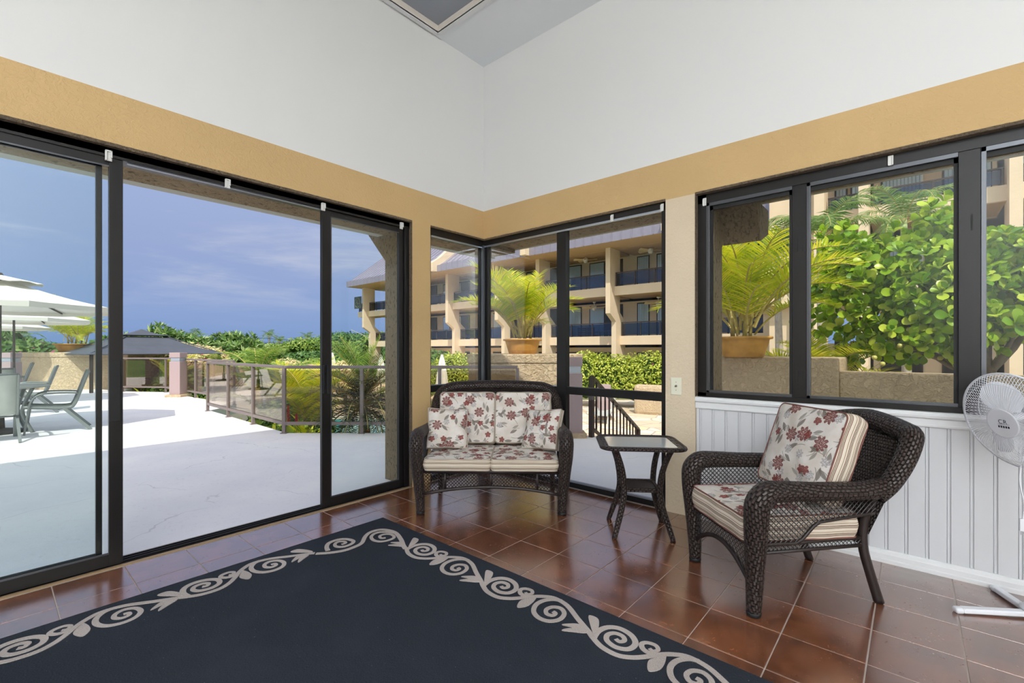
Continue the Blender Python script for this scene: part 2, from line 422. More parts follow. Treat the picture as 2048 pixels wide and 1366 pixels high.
MT['grout'] = M('pale_grout', (178, 168, 160), .9, bump=.1)
# ================================================================= ROOM SHELL
def tilemat():
    m, t, o = mat0('terracotta_tile'); pos = t.new('ShaderNodeNewGeometry').outputs['Position']
    rnd = t.new('ShaderNodeObjectInfo').outputs['Random']
    p2 = t.vm('ADD', pos, t.vm('SCALE', t.comb(rnd, rnd, rnd), sc=37.0))
    a = t.noise(p2, 5, 6, .62, .7); b = t.noise(p2, 26, 5, .65, .4)
    col = t.ramp(t.m('ADD', t.m('MULTIPLY', a, .7), t.m('MULTIPLY', b, .3)),
                 [(.3, lin(72, 39, 24)), (.48, lin(116, 66, 38)), (.6, lin(142, 84, 50)), (.75, lin(160, 102, 66))])
    col = t.mix(t.m('MULTIPLY', rnd, .28), col, lin(72, 42, 36))
    pits = t.step(t.noise(p2, 75, 2, .5), .36, .28); blot = t.step(t.noise(p2, 9, 2), .52, .6)
    pk = t.m('MULTIPLY', pits, blot)
    col = t.mix(t.m('MULTIPLY', pk, .6), col, lin(60, 36, 30))
    rough = t.m('ADD', .17, t.m('ADD', t.m('MULTIPLY', b, .12), t.m('MULTIPLY', pk, .4)))
    h = t.m('SUBTRACT', t.m('MULTIPLY', t.noise(p2, 12, 3), .25), t.m('MULTIPLY', pk, .5))
    prin(t, o, col, rough, 0, .5, t.bump(h, .12, .004), coat=1.0, coatr=.2, ior=1.5, cior=2.5); return m
MT['tile'] = tilemat()
fl = tag(MB().box(-.2, 8, -8, .2, -.3, -.0025).build('floor', MT['grout']), 'reddish terracotta tiled floor with pale grout joints', 'floor', kind='structure')
xs = [0.0] + [.304 + .3075 * k for k in range(14)]; ys = [0.0] + [-.281 - .3048 * k for k in range(14)]
tcache = {}
for i in range(len(xs) - 1):
    for j in range(len(ys) - 1):
        x0, x1, y1, y0 = xs[i], xs[i + 1], ys[j], ys[j + 1]
        if x0 > .8 and y1 < -1.9: continue
        if x1 < .32 and False: continue
        key = (i == 0, j == 0); g = .0022
        w, h = x1 - x0 - 2 * g, y1 - y0 - 2 * g
        if key not in tcache:
            b = MB().box(-w / 2, w / 2, -h / 2, h / 2, -.010, 0); tcache[key] = b.mesh('tile', MT['tile'])
        o = put('tile', tcache[key], fl, bev=.0018)
        o.location = ((x0 + x1) / 2, (y0 + y1) / 2, random.uniform(-.0004, .0004))
        o.rotation_euler = (random.gauss(0, .0012), random.gauss(0, .0012), 0)
# --- walls
wl = MB().box(-.2, 0, -.945, -.73, -.05, 2.48)
wl.box(-.2, 0, -8, -5.6, -.05, 2.48); wl.box(-.2, 0, -8, .2, 2.48, 2.787)
wl = tag(wl.build('wall_left', MT['tan']), 'tan stucco wall band above the sliding doors', 'wall', kind='structure')
MB().box(-.2, -.003, -8, .2, 2.787, 4.5).build('upper_wall', MT['white_wall'], wl)['label'] = 'smooth white upper wall'
wr = MB().box(4.9, 8, 0, .2, -.05, 2.476); wr.box(-.2, 8, 0, .2, 2.476, 2.787); wr.box(2.267, 4.9, .03, .2, -.05, .92)
wr = tag(wr.build('wall_right', MT['tan']), 'tan stucco wall band and pale pier with a light switch', 'wall', kind='structure')
MB().box(2.036, 2.267, 0, .2, -.05, 2.476).build('pier', MT['cream'], wr)['label'] = 'tan plaster pier with bounce light painted into its paler colour'
MB().box(-.2, 8, .003, .2, 2.787, 4.5).build('upper_wall', MT['white_wall'], wr)['label'] = 'smooth white upper wall'
tag(MB().box(0, 8.2, -8.2, -8, -.05, 4.5).build('wall_back', MT['white_wall']), 'white wall behind the viewer', 'wall', kind='structure')
tag(MB().box(8, 8.2, -8, .2, -.05, 4.5).build('wall_far', MT['white_wall']), 'white side wall of the room out of view', 'wall', kind='structure')
# ceiling with a recessed skylight: corner at x=.2, y=-.78
cb = MB(); X0, X1, Y0, Y1, zc = .05, 2.6, -3.4, -.675, 4.36
for a in ((-.2, 8.2, Y1, .2), (-.2, 8.2, -8.2, Y0), (-.2, X0, Y0, Y1), (X1, 8.2, Y0, Y1)): cb.box(a[0], a[1], a[2], a[3], zc, zc + .14)
ce = tag(cb.build('ceiling', MT['ceil']), 'flat white ceiling with a recessed grey skylight panel', 'ceiling', kind='structure')
fr = MB()
for a in ((X0, X1, Y1 - .012, Y1 + .03), (X0, X1, Y0 - .03, Y0 + .012), (X0 - .03, X0 + .012, Y0, Y1), (X1 - .012, X1 + .03, Y0, Y1)): fr.box(a[0], a[1], a[2], a[3], zc - .018, zc)
fr.build('skylight_frame', MT['trim'], ce)
fr = MB()
for a in ((X0, X1, Y1 - .012, Y1), (X0, X1, Y0, Y0 + .012), (X0, X0 + .012, Y0, Y1), (X1 - .012, X1, Y0, Y1)): fr.box(a[0], a[1], a[2], a[3], zc - .012, zc + .075)
fr.build('skylight_liner', M('cream_liner', (224, 216, 204), .6), ce)
MB().box(X0 + .012, X1 - .012, Y0 + .012, Y1 - .012, zc + .06, zc + .09).build('skylight_panel', M('grey_frosted_panel', (150, 156, 166), .55, bump=.25, bscale=500, bdist=.001), ce)
# --- right wall wainscot : bead boards, rail and base board
wn = thing('trim_1', 'white beadboard wainscot below the wide window', 'wainscot', (2.27, .03, 0), kind='structure')
pm = None; gx = 3.406 - 13 * .0915
for k in range(28):
    x = gx + .0915 * k; lo = max(x, 2.272)
    if x + .0915 < 2.3: continue
    b = MB().box(lo - x + .003 if lo == x else lo - x, .0765, 0, .011, .06, .85)
    b.box(.0795, .0835, .002, .011, .06, .85)
    if lo == x and pm is None: pm = b.mesh('plank', MT['bead'])
    me = pm if lo == x else b.mesh('plank', MT['bead'])
    o = put('plank', me, wn, bev=.0015); o.location = (x - 2.27, -.012, 0)
MB().box(2.268, 4.9, .026, .031, .05, .86).build('backing_board', MT['bead'], wn)
b = MB(); prof = [(.03, .836), (.012, .836), (.006, .842), (.006, .850), (.010, .856), (.010, .884), (-.004, .892), (-.006, .905), (-.002, .912), (.004, .914), (.004, .924), (.03, .926)]
b.prism([(2.268, y, z) for y, z in prof], (2.632, 0, 0))
tag(b.build('trim_2', MT['trim']), 'moulded white chair rail under the wide window sill', 'moulding', kind='structure')
b = MB(); prof = [(.03, 0), (-.004, 0), (-.004, .02), (.002, .026), (.002, .05), (.006, .056), (.008, .066), (.014, .074), (.03, .076)]
b.prism([(2.268, y, z) for y, z in prof], (2.632, 0, 0))
tag(b.build('baseboard_right', MT['trim']), 'low white moulded baseboard below the beadboard', 'baseboard', kind='structure')
# --- rough stucco reveals (dark, chipped plaster edge) round the openings
def rough_strip(b, a, q, w, seed, nrm):
    r = random.Random(seed); a, q = Vector(a), Vector(q); L = (q - a).length; n_ = int(L / .02); d = (q - a) / n_; nrm = Vector(nrm); w = Vector(w)
    pts = []
    for i in range(n_ + 1):
        p = a + d * i; pts += [p + nrm * r.uniform(.0, .006), p + w * r.uniform(.85, 1.0) + nrm * .001, ]
    b.add(pts, [(2 * i, 2 * i + 1, 2 * i + 3, 2 * i + 2) for i in range(n_)])
b = MB()
rough_strip(b, (.0005, -5.6, 2.48), (.0005, -.945, 2.48), (0, 0, .014), 1, (0, 0, -1)); rough_strip(b, (.0005, -.73, 2.48), (.0005, 0, 2.48), (0, 0, .012), 2, (0, 0, -1))
b.box(-.05, .0, -5.6, -.945, 2.472, 2.4795); b.box(-.15, 0, -.95, -.944, 0, 2.478)
b.build('reveal', MT['jamb'], wl)['label'] = 'dark chipped plaster edge'
b = MB()
rough_strip(b, (0, -.0005, 2.476), (2.036, -.0005, 2.476), (0, 0, .014), 3, (0, 0, -1)); rough_strip(b, (2.267, -.0005, 2.476), (4.9, -.0005, 2.476), (0, 0, .012), 4, (0, 0, -1))
b.box(2.267, 4.9, 0, .06, 2.468, 2.475); b.box(2.266, 2.272, 0, .06, .93, 2.474)
b.build('reveal', MT['jamb'], wr)['label'] = 'dark chipped plaster edge'

# ================================================================= DOORS AND WINDOWS
d1 = thing('door_1', 'dark bronze sliding glass door slid open onto the sunny deck', 'door', (-.1, -3.2, 0), kind='structure')
b = MB().box(-.15, -.035, -5.6, -.945, 2.415, 2.472); b.box(-.15, -.04, -1.0, -.95, 0, 2.43); b.box(-.15, -.04, -5.6, -5.55, 0, 2.43)
b.box(-.06, -.035, -5.6, -.95, 2.43, 2.476)
b.build('frame', MT['bronze'], d1, bev=.002)
b = MB().box(-.15, -.035, -5.6, -.95, -.03, .003); b.box(-.065, -.06, -5.6, -.95, .003, .016); b.box(-.095, -.09, -5.6, -.95, .003, .018); b.box(-.13, -.125, -5.6, -.95, .003, .018)
b.build('floor_track', MT['bronze'], d1); MB().box(-.035, -.012, -5.6, -.95, -.002, .006).build('threshold_strip', M('tan_threshold', (150, 126, 96), .7), d1)
b = MB().box(-.064, -.059, -3.0, -1.76, 2.405, 2.417); b.build('track_edge', MT['alu'], d1)
def slider(x0, x1, ya, yb, sl, sr, nm, gl):
    o = MB(); o.box(x0, x1, ya, ya + sl, .006, 2.43); o.box(x0, x1, yb - sr, yb, .006, 2.43)
    o.box(x0, x1, ya + sl, yb - sr, 2.37, 2.43); o.box(x0, x1, ya + sl, yb - sr, .008, .078)
    pn = o.build('sash', MT['bronze'], d1, bev=.002)
    xm = (x0 + x1) / 2
    MB().box(xm - .003, xm + .003, ya + sl, yb - sr, .078, 2.37).build('pane', MT[gl], pn)
    e = MB(); e.box(x1 - .004, x1 + .001, ya + sl, yb - sr, .078, .088); e.box(x1 - .004, x1 + .001, ya + sl - .002, ya + sl + .006, .078, 2.37); e.box(x1 - .004, x1 + .001, ya + sl, yb - sr, 2.362, 2.37)
    e.build('glazing_bead', MT['bronze_lt'], pn); return pn
p1 = slider(-.078, -.045, -4.55, -3.022, .06, .064, 'near', 'glass_tint')
p2 = slider(-.122, -.092, -4.5, -3.11, .06, .028, 'far', 'glass_tint')
p3 = slider(-.092, -.058, -1.785, -1.005, .075, .045, 'right', 'glass_tint')
h = MB().box(-.044, -.036, -3.086, -3.034, .86, 1.22); h.build('handle', MT['black'], p1, bev=.002)
h = MB().box(-.056, -.040, -1.783, -1.765, .93, 1.16); h.box(-.056, -.016, -1.760, -1.735, .93, 1.16); h.box(-.056, -.046, -1.783, -1.735, .94, 1.15); h.build('handle', MT['black'], p3, bev=.002)
w1 = thing('window_1', 'narrow left pane of the corner window above the loveseat', 'window', (-.06, -.36, 0), kind='structure')
w2 = thing('window_2', 'tall two-bay corner window behind the loveseat and side table', 'window', (1.0, .06, 0), kind='structure')
b = MB().box(-.09, -.03, -.73, .03, 2.40, 2.478); b.box(-.09, -.03, -.73, .03, 0, .05); b.box(-.09, -.03, -.73, -.7, 0, 2.478); b.box(-.09, -.03, -.7, .03, .865, .935)
b.box(-.085, -.035, .0, .03, 0, 2.478)
b.build('frame', MT['bronze'], w1, bev=.002)
b = MB().box(-.034, -.022, -.7, .0, 2.392, 2.404); b.box(-.034, -.026, -.7, .0, .932, .940); b.build('glazing_bead', MT['alu'], w1)
MB().box(-.066, -.060, -.7, .0, .935, 2.40).build('pane', MT['glass'], w1); MB().box(-.066, -.060, -.7, .0, .05, .865).build('pane', MT['glass'], w1)
b = MB().box(-.09, 2.04, .03, .09, 2.41, 2.476); b.box(.03, 2.036, .03, .09, 0, .05); b.box(1.99, 2.036, .03, .09, 0, 2.476); b.box(.955, 1.06, .028, .09, 0, 2.42); b.box(.03, 1.99, .03, .09, .865, .935); b.box(-.03, .03, .035, .085, 0, 2.476)
b.build('frame', MT['bronze'], w2, bev=.002)
b = MB().box(-.05, .0, .0, .03, .05, 2.42); b.build('corner_post', MT['bronze_lt'], w2, bev=.003)
b = MB().box(.0, 1.99, .02, .034, 2.40, 2.416); b.box(.03, .955, .022, .03, .932, .942); b.box(.03, 1.99, .018, .034, .05, .066); b.build('glazing_bead', MT['alu'], w2)
for xa, xb in ((.03, .955), (1.06, 1.99)):
    MB().box(xa, xb, .06, .066, .935, 2.41).build('pane', MT['glass'], w2); MB().box(xa, xb, .06, .066, .05, .865).build('pane', MT['glass'], w2)
w3 = thing('window_3', 'wide sliding window above the white wainscot', 'window', (3.5, .06, .92), kind='structure')
b = MB().box(2.27, 4.9, .05, .12, 2.40, 2.47); b.box(2.27, 4.9, .05, .12, .922, .958); b.box(2.27, 2.335, .05, .12, .93, 2.47); b.box(2.9, 2.985, .06, .12, .95, 2.41); b.box(3.715, 3.805, .055, .12, .95, 2.41)
b.build('frame', MT['bronze'], w3, bev=.002)
b = MB()
for xa, xb in ((2.335, 2.9), (2.985, 3.715), (3.805, 4.9)):
    b.box(xa, xb, .052, .07, .958, .978); b.box(xa, xb, .052, .07, 2.375, 2.405); b.box(xa, xa + .022, .052, .07, .958, 2.405)
b.build('sash_rail', MT['bronze_lt'], w3, bev=.002)
b = MB()
for xa, xb in ((2.357, 2.9), (2.985, 3.715), (3.805, 4.9)):
    b.box(xa, xa + .022, .07, .08, .978, 2.38); b.box(xa, xb, .07, .08, 2.345, 2.38); b.box(xb - .018, xb, .07, .08, .978, 2.38)
b.build('gasket', MT['black'], w3)
for xa, xb in ((2.379, 2.9), (2.985, 3.715), (3.805, 4.9)): MB().box(xa, xb, .082, .088, .97, 2.38).build('pane', MT['glass'], w3)
for x in (2.925, 2.955, 3.765):
    for z in (1.05, 1.95): MB().box(x, x + .008, .0535, .058, z, z + .09).build('finger_slot', MT['black'], w3)
# white clips of a former blind rail
for k, (p, lab) in enumerate((((-.03, -3.09, 2.42), 'white blind clip on the door head above the thick left stile'), ((-.03, -2.47, 2.425), 'white blind clip on the door head over the open doorway'),
        ((-.03, -1.79, 2.425), 'white blind clip above the slim right-hand door sash'), ((-.03, -1.045, 2.425), 'white blind clip at the corner of the door head by the pier'))):
    b = MB().box(-.004, .004, -.016, .016, -.03, .03); b.box(.004, .016, -.016, -.008, -.03, .03); b.box(.004, .016, .008, .016, -.012, .03); b.box(.004, .016, -.016, .016, .022, .03)
    o = b.build('blind_clip', MT['whitepaint'], bev=.002); o.location = p; tag(o, lab, 'clip', 'white clips along the window heads')
for k, (p, lab) in enumerate((((1.55, .025, 2.43), 'tiny white clip on the head of the corner window'), ((2.0, .025, 2.43), 'white hook clip at the top right of the corner window'),
        ((2.325, .045, 2.41), 'white plastic tab in the top corner of the wide window'), ((3.42, .045, 2.43), 'white plastic tab mid-way along the wide window head'))):
    b = MB().box(-.013, .013, -.006, .0, -.03, .03); b.box(-.013, -.006, -.014, -.004, -.03, .02); b.box(.006, .013, -.014, -.004, -.03, .02)
    o = b.build('blind_clip', MT['whitepaint'], bev=.002); o.location = p; tag(o, lab, 'clip', 'white clips along the window heads')
sw = tag(MB().box(2.081, 2.166, -.008, .0, .93, 1.065).build('light_switch', MT['offwhite'], bev=.003), 'cream light switch plate on the pier between the windows', 'switch')
b = MB().tube([(2.124, -.008, 1.0), (2.126, -.024, .998)], [.009, .007], 10); b.build('toggle', M('grey_toggle', (110, 100, 90), .4), sw)
for zz in (1.03, .966): MB().disc((2.124, -.0085, zz), .003, 8, (0, -1, 0)).build('screw', MT['bronze_lt'], sw)

# ================================================================= RUG
def rugmat(name, rgb, var):
    m, t, o = mat0(name); pos = t.new('ShaderNodeNewGeometry').outputs['Position']; c = lin(*rgb)
    w = t.noise(t.vm('MULTIPLY', pos, (420, 160, 1)), 1, 1); fz = t.noise(pos, 2.2, 4, .6)
    col = t.mix(t.step(w, .35, .65), tuple(x * (1 - var) for x in c), tuple(x * (1 + var) for x in c))
    col = t.mix(t.m('MULTIPLY', t.step(fz, .42, .75), .3), col, tuple(x * 1.7 for x in c))
    lint = t.step(t.noise(pos, 120, 1), .79, .8)
    col = t.mix(t.m('MULTIPLY', lint, .35), col, (.4, .4, .4))
    prin(t, o, col, .95, 0, .12, t.bump(w, .5, .003)); return m
MT['rug'] = rugmat('charcoal_rug', (44, 48, 56), .25); MT['rugs'] = rugmat('taupe_rug_scroll', (172, 162, 156), .15)
rug = thing('rug', 'charcoal blue rug with a taupe scrolling vine border', 'rug', (2.3, -2.9, 0))
RX0, RY1, RX1, RY0 = .487, -1.578, 4.15, -4.3
MB().box(RX0, RX1, RY0, RY1, 0.0008, .010).build('carpet_field', MT['rug'], rug, bev=.003)
def ribbon(b, pts, w, z=.0112):
    pts = [Vector((p[0], p[1], 0)) for p in pts]; v = []
    for i, p in enumerate(pts):
        d = (pts[min(i + 1, len(pts) - 1)] - pts[max(i - 1, 0)]).normalized(); nn = Vector((-d.y, d.x, 0)) * (w[i] / 2)
        v += [(p.x + nn.x, p.y + nn.y, z), (p.x - nn.x, p.y - nn.y, z), (p.x + nn.x, p.y + nn.y, z - .003), (p.x - nn.x, p.y - nn.y, z - .003)]
    f = []
    for i in range(len(pts) - 1):
        a, c = 4 * i, 4 * i + 4
        f += [(a, a + 1, c + 1, c), (a + 1, a + 3, c + 3, c + 1), (a + 2, a, c, c + 2)]
    f += [(0, 2, 3, 1), (4 * len(pts) - 4, 4 * len(pts) - 3, 4 * len(pts) - 1, 4 * len(pts) - 2)]
    b.add(v, f)
def leafshape(b, pts, z=.0112):
    q = catmull(pts + [pts[0]], 4)[:-1]; b.prism([(p.x, p.y, z - .003) for p in q], (0, 0, .003))
U0 = 1.772
MOT = dict(vine=[(1.772, .215), (1.837, .248), (1.91, .253), (1.962, .227), (2.001, .187), (2.043, .131), (2.085, .092), (2.137, .068), (2.221, .082), (2.318, .141), (2.404, .191), (2.439, .215)],
 A=[(1.781, .22), (1.772, .162), (1.79, .107), (1.835, .080), (1.895, .091), (1.935, .133), (1.93, .185), (1.885, .21), (1.835, .196), (1.816, .16), (1.832, .127), (1.868, .122), (1.890, .144), (1.878, .166), (1.857, .160)],
 small=[(2.055, .12), (2.020, .150), (1.978, .147), (1.956, .118), (1.969, .094), (2.003, .087), (2.024, .108), (2.012, .130), (1.993, .124)],
 B=[(2.177, .067), (2.140, .080), (2.108, .125), (2.104, .182), (2.132, .234), (2.182, .258), (2.232, .247), (2.260, .203), (2.250, .150), (2.212, .124), (2.176, .140), (2.166, .178), (2.188, .206), (2.216, .200), (2.218, .176), (2.200, .172)])
MLF = [[(2.066, .125), (2.036, .168), (2.024, .207), (2.049, .258), (2.078, .222), (2.078, .170)], [(2.412, .198), (2.352, .176), (2.310, .206), (2.292, .232), (2.331, .220), (2.370, .212)],
 [(2.410, .206), (2.355, .212), (2.322, .247), (2.318, .268), (2.362, .242), (2.395, .222)], [(2.433, .196), (2.392, .150), (2.346, .088), (2.388, .080), (2.418, .118), (2.440, .178)]]
ZK = [0]
def motif(b, tf, sc=1.0):
    T = lambda p: tf((p[0] - U0) * sc, p[1])
    for k, w0, w1 in (('vine', .026, .026), ('A', .030, .020), ('small', .026, .016), ('B', .026, .020)):
        q = catmull([(p[0], p[1], 0) for p in MOT[k]], 5); m_ = len(q)
        ZK[0] = (ZK[0] + 1) % 9; ribbon(b, [T((p.x, p.y)) for p in q], [lerp(w0, w1, i / m_) for i in range(m_)], .0112 + .00018 * ZK[0])
    for kk, lf in enumerate(MLF): leafshape(b, [(*T(p), 0) for p in lf], .0131 + .00018 * kk)
sc_ = .684 / .667
for k in range(5):
    b = MB(); u0 = 1.081 + .684 * k
    motif(b, lambda u, v: (u0 + u, RY1 - v), sc_); b.build('scroll', MT['rugs'], rug)
for k in range(3):
    b = MB(); y0 = -2.885 + .676 - .676 * (k + 1) + .0
    motif(b, lambda u, v: (RX0 + v, y0 + u), .676 / .667); b.build('scroll', MT['rugs'], rug)
b = MB()
for pts, w0, w1 in (([(.72, -2.21), (.770, -2.15), (.806, -2.08), (.812, -2.02), (.796, -1.942), (.718, -1.868), (.678, -1.804), (.684, -1.738), (.737, -1.701), (.823, -1.694), (.942, -1.736), (1.03, -1.78), (1.081, -1.80)], .026, .03),
   ([(.823, -1.694), (.757, -1.727), (.718, -1.777), (.745, -1.837), (.807, -1.862), (.861, -1.846), (.886, -1.801), (.877, -1.746), (.822, -1.729), (.782, -1.755), (.783, -1.796), (.822, -1.81), (.839, -1.787)], .024, .018),
   ([(.735, -2.14), (.677, -2.119), (.631, -2.078), (.625, -2.013), (.661, -1.97), (.724, -1.958), (.755, -1.992), (.756, -2.043), (.72, -2.074), (.68, -2.065), (.658, -2.031), (.682, -2.003), (.712, -2.007), (.714, -2.036)], .028, .018)):
    q = catmull([(p[0], p[1], 0) for p in pts], 5); ZK[0] += 1; ribbon(b, [(p.x, p.y) for p in q], [lerp(w0, w1, i / len(q)) for i in range(len(q))], .0135 + .00018 * (ZK[0] % 9))
for kk, lf in enumerate(MLF[1:]): leafshape(b, [(1.081 + (p[0] - 2.439) * sc_, RY1 - p[1], 0) for p in lf], .0155 + .00018 * kk)
b.build('scroll', MT['rugs'], rug)
# ================================================================= WICKER SEATS
def ctube(b, pts, rs, k=5, n=10, **kw):
    q = catmull(pts, k); m_ = len(pts) - 1
    rr = []
    for i in range(len(q)):
        t = i / k; a = min(int(t), m_ - 1); rr.append(lerp(rs[a], rs[a + 1], t - a))
    return b.tube(q, rr, n, **kw)
def lattice(b, mp, inside, s0, s1, t0, t1, sp=.026, r=.0026):
    step = .006; L = (s1 - s0) + (t1 - t0)
    for sg in (1, -1):
        c = (s0 - t1 if sg == 1 else s0 + t0) - sp
        while c < (s1 - t0 if sg == 1 else s1 + t1) + sp:
            run = []; t = t0
            while t <= t1 + 1e-6:
                s = c + sg * t
                if s0 <= s <= s1 and inside(s, t): run.append((s, t))
                else:
                    if len(run) > 1: b.tube([mp(*run[0], sg), mp(*run[-1], sg)], r, 4, caps=False)
                    run = []
                t += step
            if len(run) > 1: b.tube([mp(*run[0], sg), mp(*run[-1], sg)], r, 4, caps=False)
            c += sp
def wicker_seat(root, hw, hr, arch0, arch1, stiles, top=.925):
    WK, WF, WR = MT['wicker'], MT['wick_flat'], MT['wire']
    for s in (-1, 1):
        b = MB()
        ctube(b, [(s * hw, 0, .02), (s * (hw + .004), 0, .12), (s * (hw + .018), -.004, .3), (s * (hw + .03), -.008, .45), (s * (hw + .034), -.002, .55), (s * (hw + .034), .045, .60), (s * (hw + .034), .13, .606), (s * (hw + .03), .3, .600), (s * (hw + .024), .5, .595), (s * (hw + .015), .66, .60)],
              [.033, .038, .047, .055, .058, .056, .050, .046, .046, .05], 5, 12)
        b.build('arm', WK, root, True, False)
        MB().lathe([(.0, 0), (.03, 0), (.034, .006), (.034, .022), (.02, .03)], 12, (s * hw, 0, 0)).build('foot', MT['black'], root, True, False)
        b = MB(); ctube(b, [(s * hr, .705, 0), (s * hr, .655, .15), (s * hr, .615, .30), (s * (hr + .01), .62, .45), (s * (hw - .005), .66, .60)], [.023, .022, .022, .022, .022], 4, 8)
        b.build('rear_leg', WR, root, True, False)
        zl = lambda y: .345 if y < .2 else (.345 + .10 * (1 - math.cos(min((y - .2) / .14, 1) * math.pi)) / 2 + max(0, y - .34) * .1)
        b = MB(); xx = lambda y: s * (hw + .012 - .04 * max(0, y - .3))
        lattice(b, lambda y, z, g: (xx(y) + g * .0022, y, z), lambda y, z: z > zl(y), .03, .64, .33, .57)
        o = b.build('side_lattice', WR, root, False, False); o['kind'] = 'stuff'
        b = MB(); b.tube([(xx(y), y, zl(y)) for y in [.03 + .03 * i for i in range(21)]], .009, 6)
        lat = MB()
        b.tube([(s * hw, .02, .298), (s * (hr + .005), .63, .298)], .010, 6); b.tube([(s * hw, .02, .336), (s * (hr + .005), .63, .336)], .010, 6)
        b.build('side_rail', WR, root, True, False)
        xl = lambda y: s * lerp(hw, hr + .005, y / .63)
        lattice(lat, lambda y, z, g: (xl(y) + g * .002, y, z), lambda y, z: True, .03, .62, .298, .336, .022, .0024)
        o = lat.build('lower_lattice', WR, root, False, False); o['kind'] = 'stuff'
    b = MB(); X = hw + .012
    ctube(b, [(-X, .63, .56), (-(X + .008), .70, .63), (-(X + .008), .775, .74), (-(X - .015), .835, .84), (-(X - .075), .86, top - .025), (-(X - .19), .87, top), (0, .88, top + .012),
              (X - .19, .87, top), (X - .075, .86, top - .025), (X - .015, .835, .84), (X + .008, .775, .74), (X + .008, .70, .63), (X, .63, .56)],
          [.046, .05, .053, .055, .055, .054, .054, .054, .055, .055, .053, .05, .046], 6, 12, flat=.85)
    b.build('back_rim', WK, root, True, False)
    def bp(u, v):
        z = lerp(.36, top, v); w = hw * lerp(.93, 1.0, min(1, v * 1.6)) * (1 if v < .75 else math.sqrt(max(0, 1 - ((v - .75) / .33) ** 2 * .35)))
        return Vector((lerp(-w, w, u), .62 + .25 * v + .012 * math.sin(math.pi * u), z))
    MB().grid(bp, 12, 10, lambda u, v: (u * 2 * hw, v * .56)).build('back_panel', WF, root, True, False)
    b = MB().grid(lambda u, v: Vector((lerp(-1, 1, u) * lerp(hw - .02, hr, v), lerp(.01, .63, v), .342)), 2, 2, lambda u, v: (u * 2 * hw, v * .62))
    b.grid(lambda u, v: Vector((lerp(1, -1, u) * lerp(hw - .02, hr, v), lerp(.01, .63, v), .334)), 2, 2, lambda u, v: (u * 2 * hw, v * .62))
    b.build('seat_deck', WF, root, False, False)
    b = MB(); b.tube([(-hw + .02, -.004, .335), (hw - .02, -.004, .335)], .019, 8); b.tube([(-hr, .63, .30), (hr, .63, .30)], .014, 8); b.build('seat_rail', WR, root, True, False)
    az = lambda x: arch0 + (arch1 - arch0) * (1 - (x / hw) ** 2)
    b = MB(); b.tube([(x, -.002, az(x)) for x in [hw * (-.95 + 1.9 * i / 16) for i in range(17)]], .013, 8)
    for sx in stiles: b.tube([(sx, 0, az(sx)), (sx, 0, .33)], .011, 8)
    b.build('apron_frame', WR, root, True, False)
    b = MB(); lattice(b, lambda x, z, g: (x, -.002 + g * .0022, z), lambda x, z: z > az(x), -hw + .03, hw - .03, arch0, .33, .026, .0026)
    o = b.build('apron_lattice', WR, root, False, False); o['kind'] = 'stuff'
def rrect(w, d, r, n=6):
    o = []
    for cx, cy, a0 in ((w / 2 - r, d / 2 - r, 0), (-w / 2 + r, d / 2 - r, 90), (-w / 2 + r, -d / 2 + r, 180), (w / 2 - r, -d / 2 + r, 270)):
        for k in range(n + 1): a = R(a0 + 90 * k / n); o.append((cx + r * math.cos(a), cy + r * math.sin(a)))
    return o
def densify(o, m_):
    q = []; n_ = len(o)
    for i in range(n_):
        a, c = Vector((*o[i], 0)), Vector((*o[(i + 1) % n_], 0)); L = (c - a).length; k = max(1, int(L / m_))
        for j in range(k): p = a.lerp(c, j / k); q.append((p.x, p.y))
    return q
